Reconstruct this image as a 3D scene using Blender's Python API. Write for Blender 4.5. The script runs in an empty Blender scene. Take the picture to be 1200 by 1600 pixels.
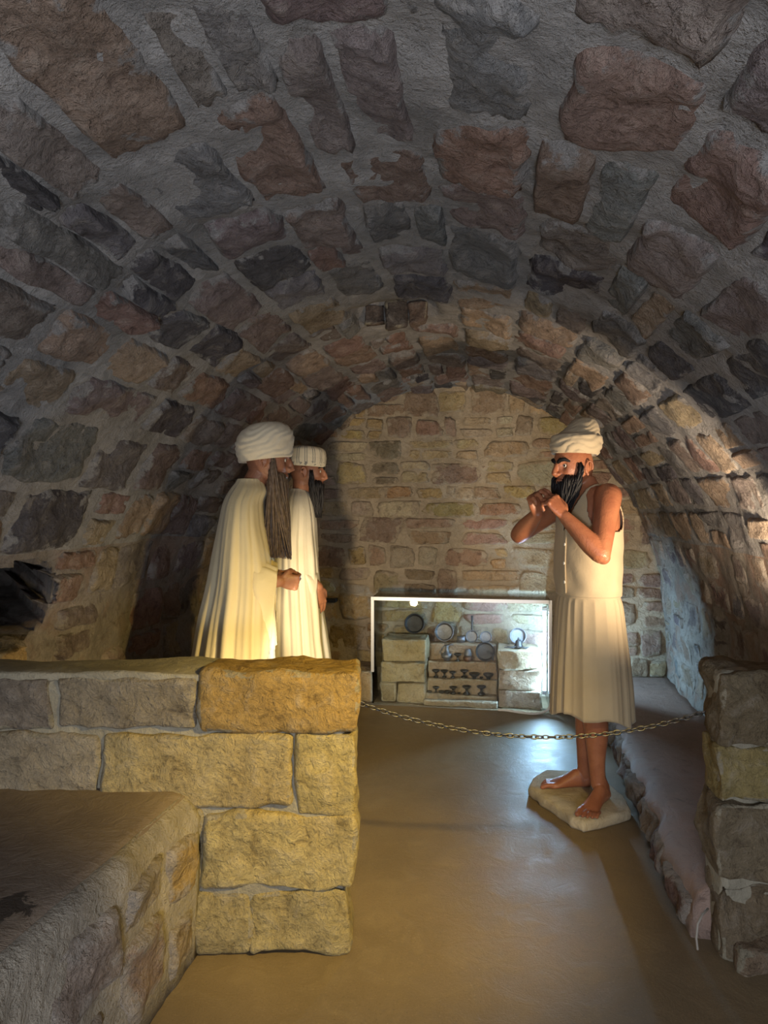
import bpy, bmesh, math, random
import numpy as np
from mathutils import Vector, Matrix, noise as mnoise
from math import sin, cos, pi, radians, sqrt, exp

scene = bpy.context.scene
COL = scene.collection

# ------------------------------------------------------------------ camera
F_PX, CAM_H, HORIZON = 1110.0, 1.5, 785.0
PITCH = math.atan((800.0 - HORIZON) / F_PX)
cam_data = bpy.data.cameras.new('camera')
cam_data.sensor_fit = 'HORIZONTAL'
cam_data.sensor_width = 36.0
cam_data.lens = 36.0 * F_PX / 1200.0
cam_data.clip_start = 0.05
cam = bpy.data.objects.new('camera', cam_data)
cam.location = (0, 0, CAM_H)
cam.rotation_euler = (pi / 2 - PITCH, 0, 0)
COL.objects.link(cam)
scene.camera = cam

# ------------------------------------------------------------------ view, world
scene.view_settings.view_transform = 'Standard'
scene.view_settings.look = 'None'
scene.view_settings.gamma = 1.0
scene.view_settings.use_curve_mapping = False
scene.view_settings.exposure = 0.0
world = bpy.data.worlds.new('world')
scene.world = world
world.use_nodes = True
world.node_tree.nodes['Background'].inputs['Color'].default_value = (0.80, 0.88, 1.0, 1)
world.node_tree.nodes['Background'].inputs['Strength'].default_value = 0.9

# vault axis: turned a little to the right of the view direction
TH = math.atan(170.0 / F_PX)
CT, ST = cos(TH), sin(TH)


def V(u, s, h):
    """vault coordinates (u across, s along, h up) -> world"""
    return Vector((u * CT + s * ST, -u * ST + s * CT, h))


def ray(x, y):
    d = Vector((x - 600.0, F_PX, -(y - 800.0)))
    return Matrix.Rotation(-PITCH, 3, 'X') @ d


def P(x, y, Y):
    """point seen at photo position (x, y), Y metres in front of the camera"""
    d = ray(x, y)
    return Vector((0, 0, CAM_H)) + d * (Y / d.y)


def C(x, y, s):
    """point seen at (x, y) lying in the cross plane s of the vault -> (u, h)"""
    d = ray(x, y)
    ds = d.x * ST + d.y * CT
    p = Vector((0, 0, CAM_H)) + d * (s / ds)
    return p.x * CT - p.y * ST, p.z


# ------------------------------------------------------------------ lights
def spot(name, loc, target, color, power, angle, blend, radius):
    l = bpy.data.lights.new(name, 'SPOT')
    l.color = color
    l.energy = power
    l.spot_size = radians(angle)
    l.spot_blend = blend
    l.shadow_soft_size = radius
    o = bpy.data.objects.new(name, l)
    o.location = loc
    o.rotation_euler = (Vector(target) - Vector(loc)).to_track_quat('-Z', 'Y').to_euler()
    COL.objects.link(o)
    return o


# warm lamp standing on the far end of the right dividing wall
spot('warm_spot_on_wall', (1.40, 2.47, 1.08), (1.02, 4.4, 2.05), (1.0, 0.77, 0.52), 98, 98, 0.75, 0.03)
# yellow lamp beside the visitor, thrown over the gap in the dividing wall
spot('yellow_spot', (0.98, 1.12, 1.85), (-0.03, 2.72, 0.60), (1.0, 0.70, 0.17), 500, 64, 1.0, 0.05)
# uplight on the floor behind the left dividing wall, at the robed figures' feet
spot('floor_uplight', (-0.46, 2.66, 0.40), (-1.0, 3.9, 1.15), (1.0, 0.80, 0.48), 23, 150, 0.6, 0.04)
# added spot, unseen behind the left dividing wall, to brighten the back wall
spot('back_wall_fill', (-0.42, 2.63, 0.72), (0.52, 5.6, 1.25), (1.0, 0.79, 0.52), 125, 62, 0.55, 0.04)
# added cool fill light behind the visitor, stands in for ambient light
l = bpy.data.lights.new('cool_fill', 'POINT')
l.color = (0.86, 0.91, 1.0); l.energy = 178; l.shadow_soft_size = 0.25
o = bpy.data.objects.new('cool_fill', l); o.location = (0.0, -0.9, 0.85); COL.objects.link(o)


# ------------------------------------------------------------------ helpers
def tag(o, label=None, cat=None, group=None, kind=None):
    if label: o['label'] = label
    if cat: o['category'] = cat
    if group: o['group'] = group
    if kind: o['kind'] = kind
    return o


def empty(name, loc=(0, 0, 0), parent=None):
    o = bpy.data.objects.new(name, None)
    o.empty_display_size = 0.1
    o.location = loc
    COL.objects.link(o)
    if parent: o.parent = parent
    return o


def mesh_obj(name, verts, faces, mat, parent=None, smooth=True, origin=None, edge=None, color=None):
    """verts in world space; the origin goes to the middle of the piece (or to origin)"""
    vs = np.asarray([tuple(v) for v in verts], dtype=float)
    if origin is None:
        origin = (vs.min(0) + vs.max(0)) / 2
    origin = np.asarray(tuple(origin), dtype=float)
    me = bpy.data.meshes.new(name)
    me.from_pydata((vs - origin).tolist(), [], [tuple(int(i) for i in f) for f in faces])
    if smooth:
        me.polygons.foreach_set('use_smooth', [True] * len(me.polygons))
    if edge is not None:
        at = me.attributes.new('edge', 'FLOAT', 'POINT')
        at.data.foreach_set('value', [float(e) for e in edge])
    me.materials.append(mat)
    me.update()
    o = bpy.data.objects.new(name, me)
    COL.objects.link(o)
    if parent:
        o.parent = parent
        pl = Vector(parent.location)
        o.location = Vector(origin) - pl
    else:
        o.location = origin
    if color is not None:
        o.color = (*color, 1)
    return o


class MB:
    """collects closed shapes"""
    def __init__(s):
        s.v = []; s.f = []

    def add(s, vs, fs):
        b = len(s.v)
        s.v += [tuple(v) for v in vs]
        s.f += [tuple(i + b for i in f) for f in fs]

    def grid(s, rings, closed=True, cap=True):
        """rings: list of lists of points; loft"""
        n = len(rings[0]); vs = [p for r in rings for p in r]; fs = []
        m = n if closed else n - 1
        for i in range(len(rings) - 1):
            for j in range(m):
                k = (j + 1) % n
                fs.append((i * n + j, i * n + k, (i + 1) * n + k, (i + 1) * n + j))
        if cap and closed:
            fs.append(tuple(range(n - 1, -1, -1)))
            b = (len(rings) - 1) * n
            fs.append(tuple(range(b, b + n)))
        s.add(vs, fs)

    def tube(s, pts, rad, seg=12, ends=True, squash=None):
        """round tube through pts with a radius per point; domed ends"""
        pts = [Vector(p) for p in pts]
        if not hasattr(rad, '__len__'): rad = [rad] * len(pts)
        P2, R2 = list(pts), list(rad)
        if ends:
            d0 = (pts[0] - pts[1]).normalized(); d1 = (pts[-1] - pts[-2]).normalized()
            P2 = [pts[0] + d0 * rad[0] * .9, pts[0] + d0 * rad[0] * .55] + P2 + [pts[-1] + d1 * rad[-1] * .55, pts[-1] + d1 * rad[-1] * .9]
            R2 = [rad[0] * .3, rad[0] * .8] + R2 + [rad[-1] * .8, rad[-1] * .3]
        rings = []
        ref = None
        for i, p in enumerate(P2):
            t = (P2[min(i + 1, len(P2) - 1)] - P2[max(i - 1, 0)]).normalized()
            if ref is None:
                ref = t.orthogonal().normalized()
            ref = (ref - t * ref.dot(t)).normalized()
            b = t.cross(ref)
            if squash is not None:
                ax, k = squash
                ax = Vector(ax); axp = (ax - t * ax.dot(t))
                axp = axp.normalized() if axp.length > 1e-4 else ref
                bb = t.cross(axp)
                rings.append([p + (axp * cos(a) * k + bb * sin(a)) * R2[i] for a in np.linspace(0, 2 * pi, seg, endpoint=False)])
            else:
                rings.append([p + (ref * cos(a) + b * sin(a)) * R2[i] for a in np.linspace(0, 2 * pi, seg, endpoint=False)])
        s.grid(rings)

    def ellipsoid(s, c, ax, nu=16, nv=10, fn=None):
        """ax: three axis vectors; fn(direction) scales"""
        c = Vector(c); A = [Vector(a) for a in ax]
        rings = []
        for i in range(nv + 1):
            ph = pi * (0.02 + 0.96 * i / nv)
            r = []
            for j in range(nu):
                a = 2 * pi * j / nu
                d = (sin(ph) * cos(a), sin(ph) * sin(a), -cos(ph))
                k = fn(d) if fn else 1.0
                r.append(c + (A[0] * d[0] + A[1] * d[1] + A[2] * d[2]) * k)
            rings.append(r)
        s.grid(rings)

    def box(s, c, ax, bev=0.0):
        c = Vector(c); A = [Vector(a) for a in ax]
        vs = [c + A[0] * x + A[1] * y + A[2] * z for z in (-1, 1) for y in (-1, 1) for x in (-1, 1)]
        s.add(vs, [(0, 2, 3, 1), (4, 5, 7, 6), (0, 1, 5, 4), (2, 6, 7, 3), (0, 4, 6, 2), (1, 3, 7, 5)])

    def obj(s, name, mat, parent=None, smooth=True, **k):
        return mesh_obj(name, s.v, s.f, mat, parent, smooth, **k)


def lathe_rings(profile, base, up=(0, 0, 1), seg=20):
    base = Vector(base); up = Vector(up).normalized()
    a = up.orthogonal().normalized(); b = up.cross(a)
    return [[base + up * z + (a * cos(t) + b * sin(t)) * max(r, 1e-4) for t in np.linspace(0, 2 * pi, seg, endpoint=False)] for r, z in profile]


def fbm(p, sc, octv=3):
    return mnoise.fractal(Vector(p) * sc, 1.0, 2.0, octv)


def smoothstep(a, b, x):
    t = min(1, max(0, (x - a) / (b - a)))
    return t * t * (3 - 2 * t)


# ------------------------------------------------------------------ materials
class NT:
    def __init__(s, name):
        s.m = bpy.data.materials.new(name); s.m.use_nodes = True
        s.t = s.m.node_tree; s.n = s.t.nodes; s.l = s.t.links
        s.b = s.n['Principled BSDF']; s.out = s.n['Material Output']

    def node(s, typ, **kw):
        n = s.n.new(typ)
        for k, v in kw.items():
            if k in n.inputs.keys(): n.inputs[k].default_value = v
            else: setattr(n, k, v)
        return n

    def link(s, a, b): s.l.new(a, b)

    def pos(s):
        if not hasattr(s, '_pos'): s._pos = s.node('ShaderNodeNewGeometry').outputs['Position']
        return s._pos

    def obj(s):
        if not hasattr(s, '_obj'): s._obj = s.node('ShaderNodeTexCoord').outputs['Object']
        return s._obj

    def noise(s, scale, detail=4, rough=.6, vec=None, dist=0.0):
        n = s.node('ShaderNodeTexNoise')
        n.inputs['Scale'].default_value = scale; n.inputs['Detail'].default_value = detail
        n.inputs['Roughness'].default_value = rough; n.inputs['Distortion'].default_value = dist
        s.link(vec or s.pos(), n.inputs['Vector'])
        return n.outputs['Fac']

    def ramp(s, fac, stops):
        r = s.node('ShaderNodeValToRGB')
        while len(r.color_ramp.elements) < len(stops): r.color_ramp.elements.new(.5)
        for e, (p, c) in zip(r.color_ramp.elements, stops):
            e.position = p; e.color = (*c, 1) if len(c) == 3 else c
        s.link(fac, r.inputs['Fac'])
        return r.outputs['Color']

    def mapr(s, fac, a, b, c, d, smooth=False):
        r = s.node('ShaderNodeMapRange')
        if smooth: r.interpolation_type = 'SMOOTHSTEP'
        for i, v in enumerate((a, b, c, d)): r.inputs[i + 1].default_value = v
        s.link(fac, r.inputs[0])
        return r.outputs[0]

    def mix(s, fac, a, b, mode='MIX'):
        m = s.node('ShaderNodeMix'); m.data_type = 'RGBA'; m.blend_type = mode
        for sock, v in ((m.inputs[0], fac), (m.inputs[6], a), (m.inputs[7], b)):
            if isinstance(v, (int, float)): sock.default_value = v
            elif isinstance(v, tuple): sock.default_value = (*v, 1) if len(v) == 3 else v
            else: s.link(v, sock)
        return m.outputs[2]

    def math(s, op, a, b=0.0):
        m = s.node('ShaderNodeMath'); m.operation = op
        for sock, v in zip(m.inputs, (a, b)):
            if isinstance(v, (int, float)): sock.default_value = v
            else: s.link(v, sock)
        return m.outputs[0]

    def bump(s, h, dist, strength=1.0, prev=None):
        b = s.node('ShaderNodeBump'); b.inputs['Distance'].default_value = dist; b.inputs['Strength'].default_value = strength
        s.link(h, b.inputs['Height'])
        if prev is not None: s.link(prev, b.inputs['Normal'])
        return b.outputs['Normal']

    def done(s, color=None, rough=.8, normal=None, spec=.3, metal=0.0):
        if color is not None:
            if isinstance(color, tuple): s.b.inputs['Base Color'].default_value = (*color, 1)
            else: s.link(color, s.b.inputs['Base Color'])
        if isinstance(rough, (int, float)): s.b.inputs['Roughness'].default_value = rough
        else: s.link(rough, s.b.inputs['Roughness'])
        if normal is not None: s.link(normal, s.b.inputs['Normal'])
        s.b.inputs['Specular IOR Level'].default_value = spec
        s.b.inputs['Metallic'].default_value = metal
        return s.m


def stone_mat(name, mortar, smear=0.35, relief=1.0, tint2=(0.62, 0.56, 0.5)):
    t = NT(name)
    base = t.node('ShaderNodeObjectInfo').outputs['Color']
    big = t.noise(5.0, 4, .6)
    mid = t.noise(17.0, 6, .68, dist=.6)
    fine = t.noise(85.0, 4, .7)
    c = t.mix(t.mapr(big, .3, .7, 0.0, .55), base, t.mix(1.0, base, tint2, 'MULTIPLY'))
    c = t.mix(t.mapr(mid, .52, .72, 0, .55), c, t.mix(.5, c, (0.52, 0.47, 0.41)))
    c = t.mix(t.mapr(mid, .46, .3, 0, .75), c, t.mix(1.0, c, (0.36, 0.33, 0.33), 'MULTIPLY'))
    c = t.mix(t.mapr(fine, .35, .65, .25, 0), c, (0.05, 0.045, 0.04))
    # mortar smeared over the rim of each stone
    at = t.node('ShaderNodeAttribute', attribute_name='edge').outputs['Fac']
    rag = t.noise(11.0, 5, .65)
    e = t.math('ADD', at, t.mapr(rag, .3, .7, -.42, .42))
    ef = t.mapr(e, 1.0 - smear, 1.12 - smear * .6, 0, .92, True)
    mcol = t.mix(t.mapr(mid, .35, .65, 0, 1), mortar, tuple(x * .72 for x in mortar))
    c = t.mix(ef, c, mcol)
    # relief
    n1 = t.bump(mid, .035 * relief, .9)
    v = t.node('ShaderNodeTexVoronoi'); v.inputs['Scale'].default_value = 42
    t.link(t.pos(), v.inputs['Vector'])
    n2 = t.bump(t.noise(60, 5, .7, dist=.4), .010 * relief, .8, n1)
    n3 = t.bump(v.outputs['Distance'], .006 * relief, .5, n2)
    return t.done(c, .92, n3, .15)


def mortar_mat(name, col, relief=1.0, dark=.6, pits=0.0):
    t = NT(name)
    big = t.noise(3.5, 5, .65); mid = t.noise(20, 6, .7, dist=.5); fine = t.noise(110, 3, .7); crag = t.noise(9, 8, .75, dist=1.2)
    c = t.mix(t.mapr(big, .35, .65, 0, 1), col, tuple(x * dark for x in col))
    c = t.mix(t.mapr(mid, .5, .72, 0, .5), c, tuple(min(1, x * 1.25) for x in col))
    c = t.mix(t.mapr(mid, .42, .3, 0, .6), c, tuple(x * .45 for x in col))
    if pits:
        c = t.mix(t.mapr(crag, .47, .36, 0, pits), c, (col[0] * .36, col[1] * .28, col[2] * .25))
        c = t.mix(t.mapr(t.noise(2.6, 5, .6, dist=.8), .50, .62, 0, pits * .8), c, (.30, .19, .14))
    n1 = t.bump(mid, .03 * relief, .8, t.bump(crag, .05 * relief, .6 if pits else .2))
    n2 = t.bump(fine, .006 * relief, .7, n1)
    return t.done(c, .95, n2, .12)


M = {}
M['vault_stone'] = stone_mat('vault_stone', (0.30, 0.288, 0.28), .18, 1.5)
M['vault_mortar'] = mortar_mat('vault_mortar', (0.30, 0.288, 0.28), 1.4)
M['side_stone'] = stone_mat('side_stone', (0.40, 0.35, 0.30), .50, 1.5)
M['side_mortar'] = mortar_mat('side_mortar', (0.40, 0.35, 0.30), 1.5, .6, .9)
M['left_stone'] = stone_mat('left_stone', (0.31, 0.275, 0.25), .26, 1.5)
M['left_mortar'] = mortar_mat('left_mortar', (0.31, 0.275, 0.25), 1.5, .65, .55)
M['back_stone'] = stone_mat('back_stone', (0.44, 0.36, 0.26), .34, 1.1, (0.72, 0.6, 0.48))
M['back_mortar'] = mortar_mat('back_mortar', (0.44, 0.36, 0.26), 1.2, .75)
M['block_stone'] = stone_mat('block_stone', (0.34, 0.30, 0.22), .04, 1.2, (0.7, 0.62, 0.5))
M['block_mortar'] = mortar_mat('block_mortar', (0.33, 0.30, 0.23), .7, .75)
# ------------------------------------------------------------------ vault section
CTRL = [(1.29, -.05), (1.29, .45), (1.235, .94), (1.10, 1.43), (.885, 1.76), (.42, 2.20), (-.25, 2.41), (-.86, 2.31), (-1.37, 1.98),
        (-1.74, 1.48), (-1.93, .98), (-2.0, .45), (-2.02, -.05)]


def catmull(pts, n=24):
    out = []
    p = [np.array(q, float) for q in pts]
    p = [2 * p[0] - p[1]] + p + [2 * p[-1] - p[-2]]
    for i in range(1, len(p) - 2):
        for k in range(n):
            t = k / n
            out.append(.5 * ((2 * p[i]) + (-p[i - 1] + p[i + 1]) * t + (2 * p[i - 1] - 5 * p[i] + 4 * p[i + 1] - p[i + 2]) * t * t
                             + (-p[i - 1] + 3 * p[i] - 3 * p[i + 1] + p[i + 2]) * t ** 3))
    out.append(p[-2])
    return np.array(out)


SEC = catmull(CTRL)
SECL = np.concatenate([[0], np.cumsum(np.linalg.norm(np.diff(SEC, axis=0), axis=1))])
TLEN = SECL[-1]


def sec(t):
    u = np.interp(t, SECL, SEC[:, 0]); h = np.interp(t, SECL, SEC[:, 1])
    u2 = np.interp(t + .02, SECL, SEC[:, 0]); h2 = np.interp(t + .02, SECL, SEC[:, 1])
    u1 = np.interp(t - .02, SECL, SEC[:, 0]); h1 = np.interp(t - .02, SECL, SEC[:, 1])
    tu, th = u2 - u1, h2 - h1
    L = math.hypot(tu, th) + 1e-9
    # walking right -> crown -> left, the inside of the vault lies on the left hand
    return u, h, -th / L, tu / L


def t_at(u=None, h=None, side=None):
    """arc length where the section passes height h on a side, or lateral u at the crown"""
    if u is not None:
        k = np.argmin(np.abs(SEC[:, 0] - u) + (SEC[:, 1] < 1.9) * 9)
    else:
        half = SEC[:, 0] > -.25 if side == 'right' else SEC[:, 0] <= -.25
        k = np.argmin(np.abs(SEC[:, 1] - h) + (~half) * 9)
    return SECL[k]


S_BACK = 5.60
S_NEAR = -1.6
T_NICHE, S_NICHE = t_at(h=1.09, side='left'), 2.58
T_HOLE, S_HOLE = t_at(u=-.47), 3.36
T_R, T_L = t_at(h=1.25, side='right'), t_at(h=1.30, side='left')


def vault_push(t, s):
    """unevenness of the mortar bed; positive goes into the room"""
    p = V(*[float(x) for x in (np.interp(t, SECL, SEC[:, 0]), s, np.interp(t, SECL, SEC[:, 1]))])
    d = .030 * fbm(p, 1.3, 3) + .017 * fbm(p, 6.0, 4)
    q = max(abs(t - T_HOLE) / .18, abs(s - S_HOLE) / .12)
    d -= .10 * smoothstep(1.2, .85, q)
    return d


def vault_map(t, s):
    u, h, nu, nh = sec(t)
    d = vault_push(t, s)
    # niche in the left wall: a hole that widens behind its mouth
    q = math.hypot((t - T_NICHE) / .17, (s - S_NICHE) / .235) + .12 * mnoise.noise(Vector((t * 9, s * 9, 0)))
    if q < 1.1:
        w = smoothstep(1.06, .90, q)
        return V(u - 1.1 * w, s + (s - S_NICHE) * 6 * w, h + (1.09 - h) * -1.2 * w), V(nu, 0, nh) - V(0, 0, 0)
    return V(u + nu * d, s, h + nh * d), V(nu, 0, nh) - V(0, 0, 0)


def shell(name, t0, t1, mat, step=.026):
    nt = max(2, int((t1 - t0) / step)); ns = int((S_BACK + .12 - S_NEAR) / .034)
    vs = []; fs = []
    for i in range(nt + 1):
        for j in range(ns + 1):
            s = S_NEAR + (S_BACK + .12 - S_NEAR) * j / ns
            vs.append(vault_map(t0 + (t1 - t0) * i / nt, s)[0])
    for i in range(nt):
        for j in range(ns):
            a = i * (ns + 1) + j
            fs.append((a, a + ns + 1, a + ns + 2, a + 1))
    o = mesh_obj(name, vs, fs, mat, origin=V(0, 2, 0), edge=[1.0] * len(vs))
    tag(o, kind='structure')
    return o


wall_right = shell('wall_right', 0.0, T_R, M['side_mortar'])
ceiling = shell('ceiling', T_R, T_L, M['vault_mortar'])
wall_left = shell('wall_left', T_L, TLEN, M['left_mortar'])


def patch(name, parent, fmap, a0, a1, b0, b1, mat, color, rnd, prot=.02, sink=.03, n=14, rough=.012, jit=.12, tilt=.012, roundness=.26):
    """one stone: a domed, uneven, round-cornered face whose rim sinks into the mortar"""
    ca, cb = (a0 + a1) / 2, (b0 + b1) / 2
    ha, hb = (a1 - a0) / 2, (b1 - b0) / 2
    cor = [[(rnd.uniform(-jit, jit), rnd.uniform(-jit, jit)) for _ in range(2)] for _ in range(2)]
    tq, tr = rnd.uniform(-tilt, tilt), rnd.uniform(-tilt, tilt)
    k = rnd.uniform(.5, 1.2) * roundness
    off = Vector((rnd.uniform(-50, 50), rnd.uniform(-50, 50), rnd.uniform(-50, 50)))
    vs, ed = [], []
    for i in range(n + 1):
        q = 2 * i / n - 1
        q = math.copysign(abs(q) ** .8, q)
        for j in range(n + 1):
            r = 2 * j / n - 1
            r = math.copysign(abs(r) ** .8, r)
            e = max(abs(q), abs(r))
            x = q * sqrt(1 - k * r * r * .55); y = r * sqrt(1 - k * q * q * .55)
            wx = (1 + q) / 2; wy = (1 + r) / 2
            x += sum(cor[m][l][0] * (wx if m else 1 - wx) * (wy if l else 1 - wy) for m in (0, 1) for l in (0, 1))
            y += sum(cor[m][l][1] * (wx if m else 1 - wx) * (wy if l else 1 - wy) for m in (0, 1) for l in (0, 1))
            w = (mnoise.noise(Vector((x * 2.2, y * 2.2, 0)) + off) * .13 + mnoise.noise(Vector((x * 5.5, y * 5.5, 3)) + off) * .09) * e
            x *= 1 + w; y *= 1 - w
            p, nn = fmap(ca + x * ha, cb + y * hb)
            h = (prot + tq * q + tr * r) * (1 - smoothstep(.72, 1.0, e) * .9) - sink * smoothstep(.86, 1.0, e)
            h += rough * fbm(p + off, 7.0, 4) * (1 - .6 * smoothstep(.8, 1, e))
            vs.append(p + nn * h)
            ed.append(e)
    fs = [(i * (n + 1) + j, (i + 1) * (n + 1) + j, (i + 1) * (n + 1) + j + 1, i * (n + 1) + j + 1) for i in range(n) for j in range(n)]
    # rim turned back into the bed, so that the piece has depth
    rim = [i * (n + 1) for i in range(n + 1)] + [n * (n + 1) + j for j in range(1, n + 1)] + [i * (n + 1) + n for i in range(n - 1, -1, -1)] + [j for j in range(n - 1, 0, -1)]
    nn = fmap(ca, cb)[1]
    b = len(vs)
    for r_ in rim:
        vs.append(Vector(vs[r_]) - nn * .05); ed.append(1.0)
    m = len(rim)
    fs += [(rim[i], b + i, b + (i + 1) % m, rim[(i + 1) % m]) for i in range(m)]
    return mesh_obj(name, vs, fs, mat, parent, edge=ed, color=color)


def jitc(c, rnd, a=.12):
    k = 1 + rnd.uniform(-a, a)
    return tuple(max(.01, x * k * (1 + rnd.uniform(-.05, .05))) for x in c)


GREY, MAUVE, RED, TAN, DARK, BUFF = (.20, .195, .20), (.225, .185, .178), (.27, .185, .155), (.35, .275, .205), (.11, .105, .115), (.43, .36, .27)


def vault_color(t, s, rnd, side):
    r = rnd.random()
    if side == 'ceiling':
        if s < 2.7: pal = [(GREY, .26), (MAUVE, .40), (DARK, .18), (RED, .10), (TAN, .06)]
        else: pal = [(GREY, .14), (MAUVE, .34), (DARK, .08), (RED, .16), (TAN, .28)]
    elif side == 'left':
        pal = [(MAUVE, .32), (RED, .34), (TAN, .26), (GREY, .08)]
    else:
        pal = [(MAUVE, .25), (RED, .20), (TAN, .40), (GREY, .15)]
    acc = 0
    for c, w in pal:
        acc += w
        if r <= acc: return jitc(c, rnd, .18)
    return jitc(MAUVE, rnd)


def in_hole(t0, t1, s0, s1):
    for (tc, sc_, ht, hs) in ((T_NICHE, S_NICHE, .13, .19), (T_HOLE, S_HOLE, .15, .09)):
        if t0 < tc + ht and t1 > tc - ht and s0 < sc_ + hs and s1 > sc_ - hs: return True
    return False


def seen(p, m=90):
    """is the point near the picture?"""
    d = p - Vector((0, 0, CAM_H))
    if d.y < .25: return False
    x = 600 + F_PX * d.x / d.y; y = HORIZON - F_PX * d.z / d.y
    return -m < x < 1200 + m and -m < y < 1600 + m


def lay_vault(parent, t0, t1, side, mat, seed, cw, sl, prot, joint, skip=0.0, smin=.2):
    rnd = random.Random(seed)
    widths = []
    while sum(widths) < t1 - t0: widths.append(rnd.uniform(*cw))
    k = (t1 - t0) / sum(widths)
    t = t0
    n = 0
    for w in widths:
        w *= k
        s = smin - rnd.uniform(0, .3)
        while s < S_BACK - .05:
            near = 1.0 if s < 2.6 else .8
            L = min(rnd.uniform(*sl) * near, S_BACK - s)
            if L > .07:
                wob = .03 * mnoise.noise(Vector((t * 3, s * 1.7, seed)))
                a0, a1, b0, b1 = t + joint / 2 + wob, t + w - joint / 2 + wob, s + joint / 2, s + L - joint / 2
                mid, _ = vault_map((a0 + a1) / 2, (b0 + b1) / 2)
                split = [(a0, a1)]
                if w > .2 and rnd.random() < .22:
                    m_ = (a0 + a1) / 2 + rnd.uniform(-.03, .03)
                    split = [(a0, m_ - joint * .4), (m_ + joint * .4, a1)]
                if seen(mid, 140) and not in_hole(a0, a1, b0, b1) and rnd.random() >= skip:
                    sm_ = .5 + .5 * smoothstep(T_R + .35, T_R + 1.1, t)      # the vault foot on the right is plastered smoother
                    for (x0, x1) in split:
                        patch('stone', parent, vault_map, x0, x1, b0, b1, mat, vault_color(t, s, rnd, side), rnd,
                              prot=prot * rnd.uniform(.4, 1.5) * sm_, rough=.024 * sm_, tilt=.018 * sm_, jit=.09, n=18 if s < 3 else 13)
                        n += 1
            s += L
        t += w
    return n


n1 = lay_vault(ceiling, T_R, T_L, 'ceiling', M['vault_stone'], 4, (.19, .32), (.26, .58), .018, .010)
n2 = lay_vault(wall_right, .30, T_R, 'right', M['side_stone'], 11, (.15, .26), (.2, .44), .012, .035, .10, 2.2)
n3 = lay_vault(wall_left, T_L, TLEN - .55, 'left', M['left_stone'], 23, (.17, .30), (.24, .55), .014, .022, .04, 1.6)
print('stones', n1, n2, n3)
HOLE_STONES = ((-.58, .055, .055, (.13, .10, .085)), (-.47, .05, .060, (.10, .082, .072)), (-.365, .045, .05, (.15, .11, .09)))
# boulder under the niche
patch('stone', wall_left, vault_map, T_NICHE + .17, T_NICHE + .30, S_NICHE - .2, S_NICHE + .16, M['side_stone'], (.46, .33, .17), random.Random(2), prot=.05, n=14)

# ------------------------------------------------------------------ back wall
def back_map(u, h):
    p = V(u, S_BACK, h)
    d = .02 * fbm(p, 1.5, 3) + .008 * fbm(p, 8, 2)
    return V(u, S_BACK - d, h), V(0, -1, 0)


def grid_obj(name, fmap, a0, a1, b0, b1, step, mat, origin):
    na, nb = int((a1 - a0) / step), int((b1 - b0) / step)
    vs = [fmap(a0 + (a1 - a0) * i / na, b0 + (b1 - b0) * j / nb)[0] for i in range(na + 1) for j in range(nb + 1)]
    fs = [(i * (nb + 1) + j, (i + 1) * (nb + 1) + j, (i + 1) * (nb + 1) + j + 1, i * (nb + 1) + j + 1) for i in range(na) for j in range(nb)]
    return mesh_obj(name, vs, fs, mat, origin=origin, edge=[1.0] * len(vs))


wall_back = tag(grid_obj('wall_back', back_map, -2.25, 1.55, -.05, 2.6, .03, M['back_mortar'], V(0, S_BACK, 0)), kind='structure')


def inside_section(u, h, m=.0):
    for k in range(0, len(SEC) - 1, 4):
        pass
    if u > -.25:
        hu = np.interp(-u, -SEC[:, 0][SEC[:, 0] > -.26], SEC[:, 1][SEC[:, 0] > -.26])
    else:
        sel = SEC[:, 0] <= -.24
        hu = np.interp(-u, -SEC[:, 0][sel], SEC[:, 1][sel])
    return h < hu - m


rb = random.Random(77)
OCHRE, SAND, ROSE, BROWN, RUST, PALE = (.48, .35, .18), (.49, .385, .24), (.40, .275, .205), (.33, .25, .185), (.42, .23, .135), (.50, .42, .31)
h = .02
while h < 2.40:
    ch = rb.choice([.11, .14, .17, .20, .22, .18, .15])
    u = -1.75 - rb.uniform(0, .2)
    while u < 1.35:
        w = rb.uniform(.14, .44) if ch > .13 else rb.uniform(.14, .34)
        if h > 1.9: w *= .75
        um = u + w / 2
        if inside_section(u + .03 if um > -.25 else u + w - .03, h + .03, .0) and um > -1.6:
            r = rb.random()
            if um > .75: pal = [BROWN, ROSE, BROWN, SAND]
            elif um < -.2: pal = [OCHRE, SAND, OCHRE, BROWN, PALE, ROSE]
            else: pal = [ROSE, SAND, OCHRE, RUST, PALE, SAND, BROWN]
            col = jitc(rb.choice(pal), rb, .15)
            cells = [(u, u + w, h, h + ch)]
            if ch > .15 and rb.random() < .34:
                f_ = rb.uniform(.4, .6)
                cells = [(u, u + w, h, h + ch * f_), (u, u + w, h + ch * f_, h + ch)]
            for (x0, x1, y0, y1) in cells:
                g = .004
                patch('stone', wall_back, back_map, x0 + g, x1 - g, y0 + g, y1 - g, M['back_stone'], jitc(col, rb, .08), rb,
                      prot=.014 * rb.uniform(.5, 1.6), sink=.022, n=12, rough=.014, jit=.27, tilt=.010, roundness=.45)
        u += w
    h += ch

# ------------------------------------------------------------------ floor
def floor_map(x, y):
    p = Vector((x, y, 0))
    return Vector((x, y, .006 * fbm(p, 1.1, 3) + .0015 * fbm(p, 9, 2))), Vector((0, 0, 1))


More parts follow.
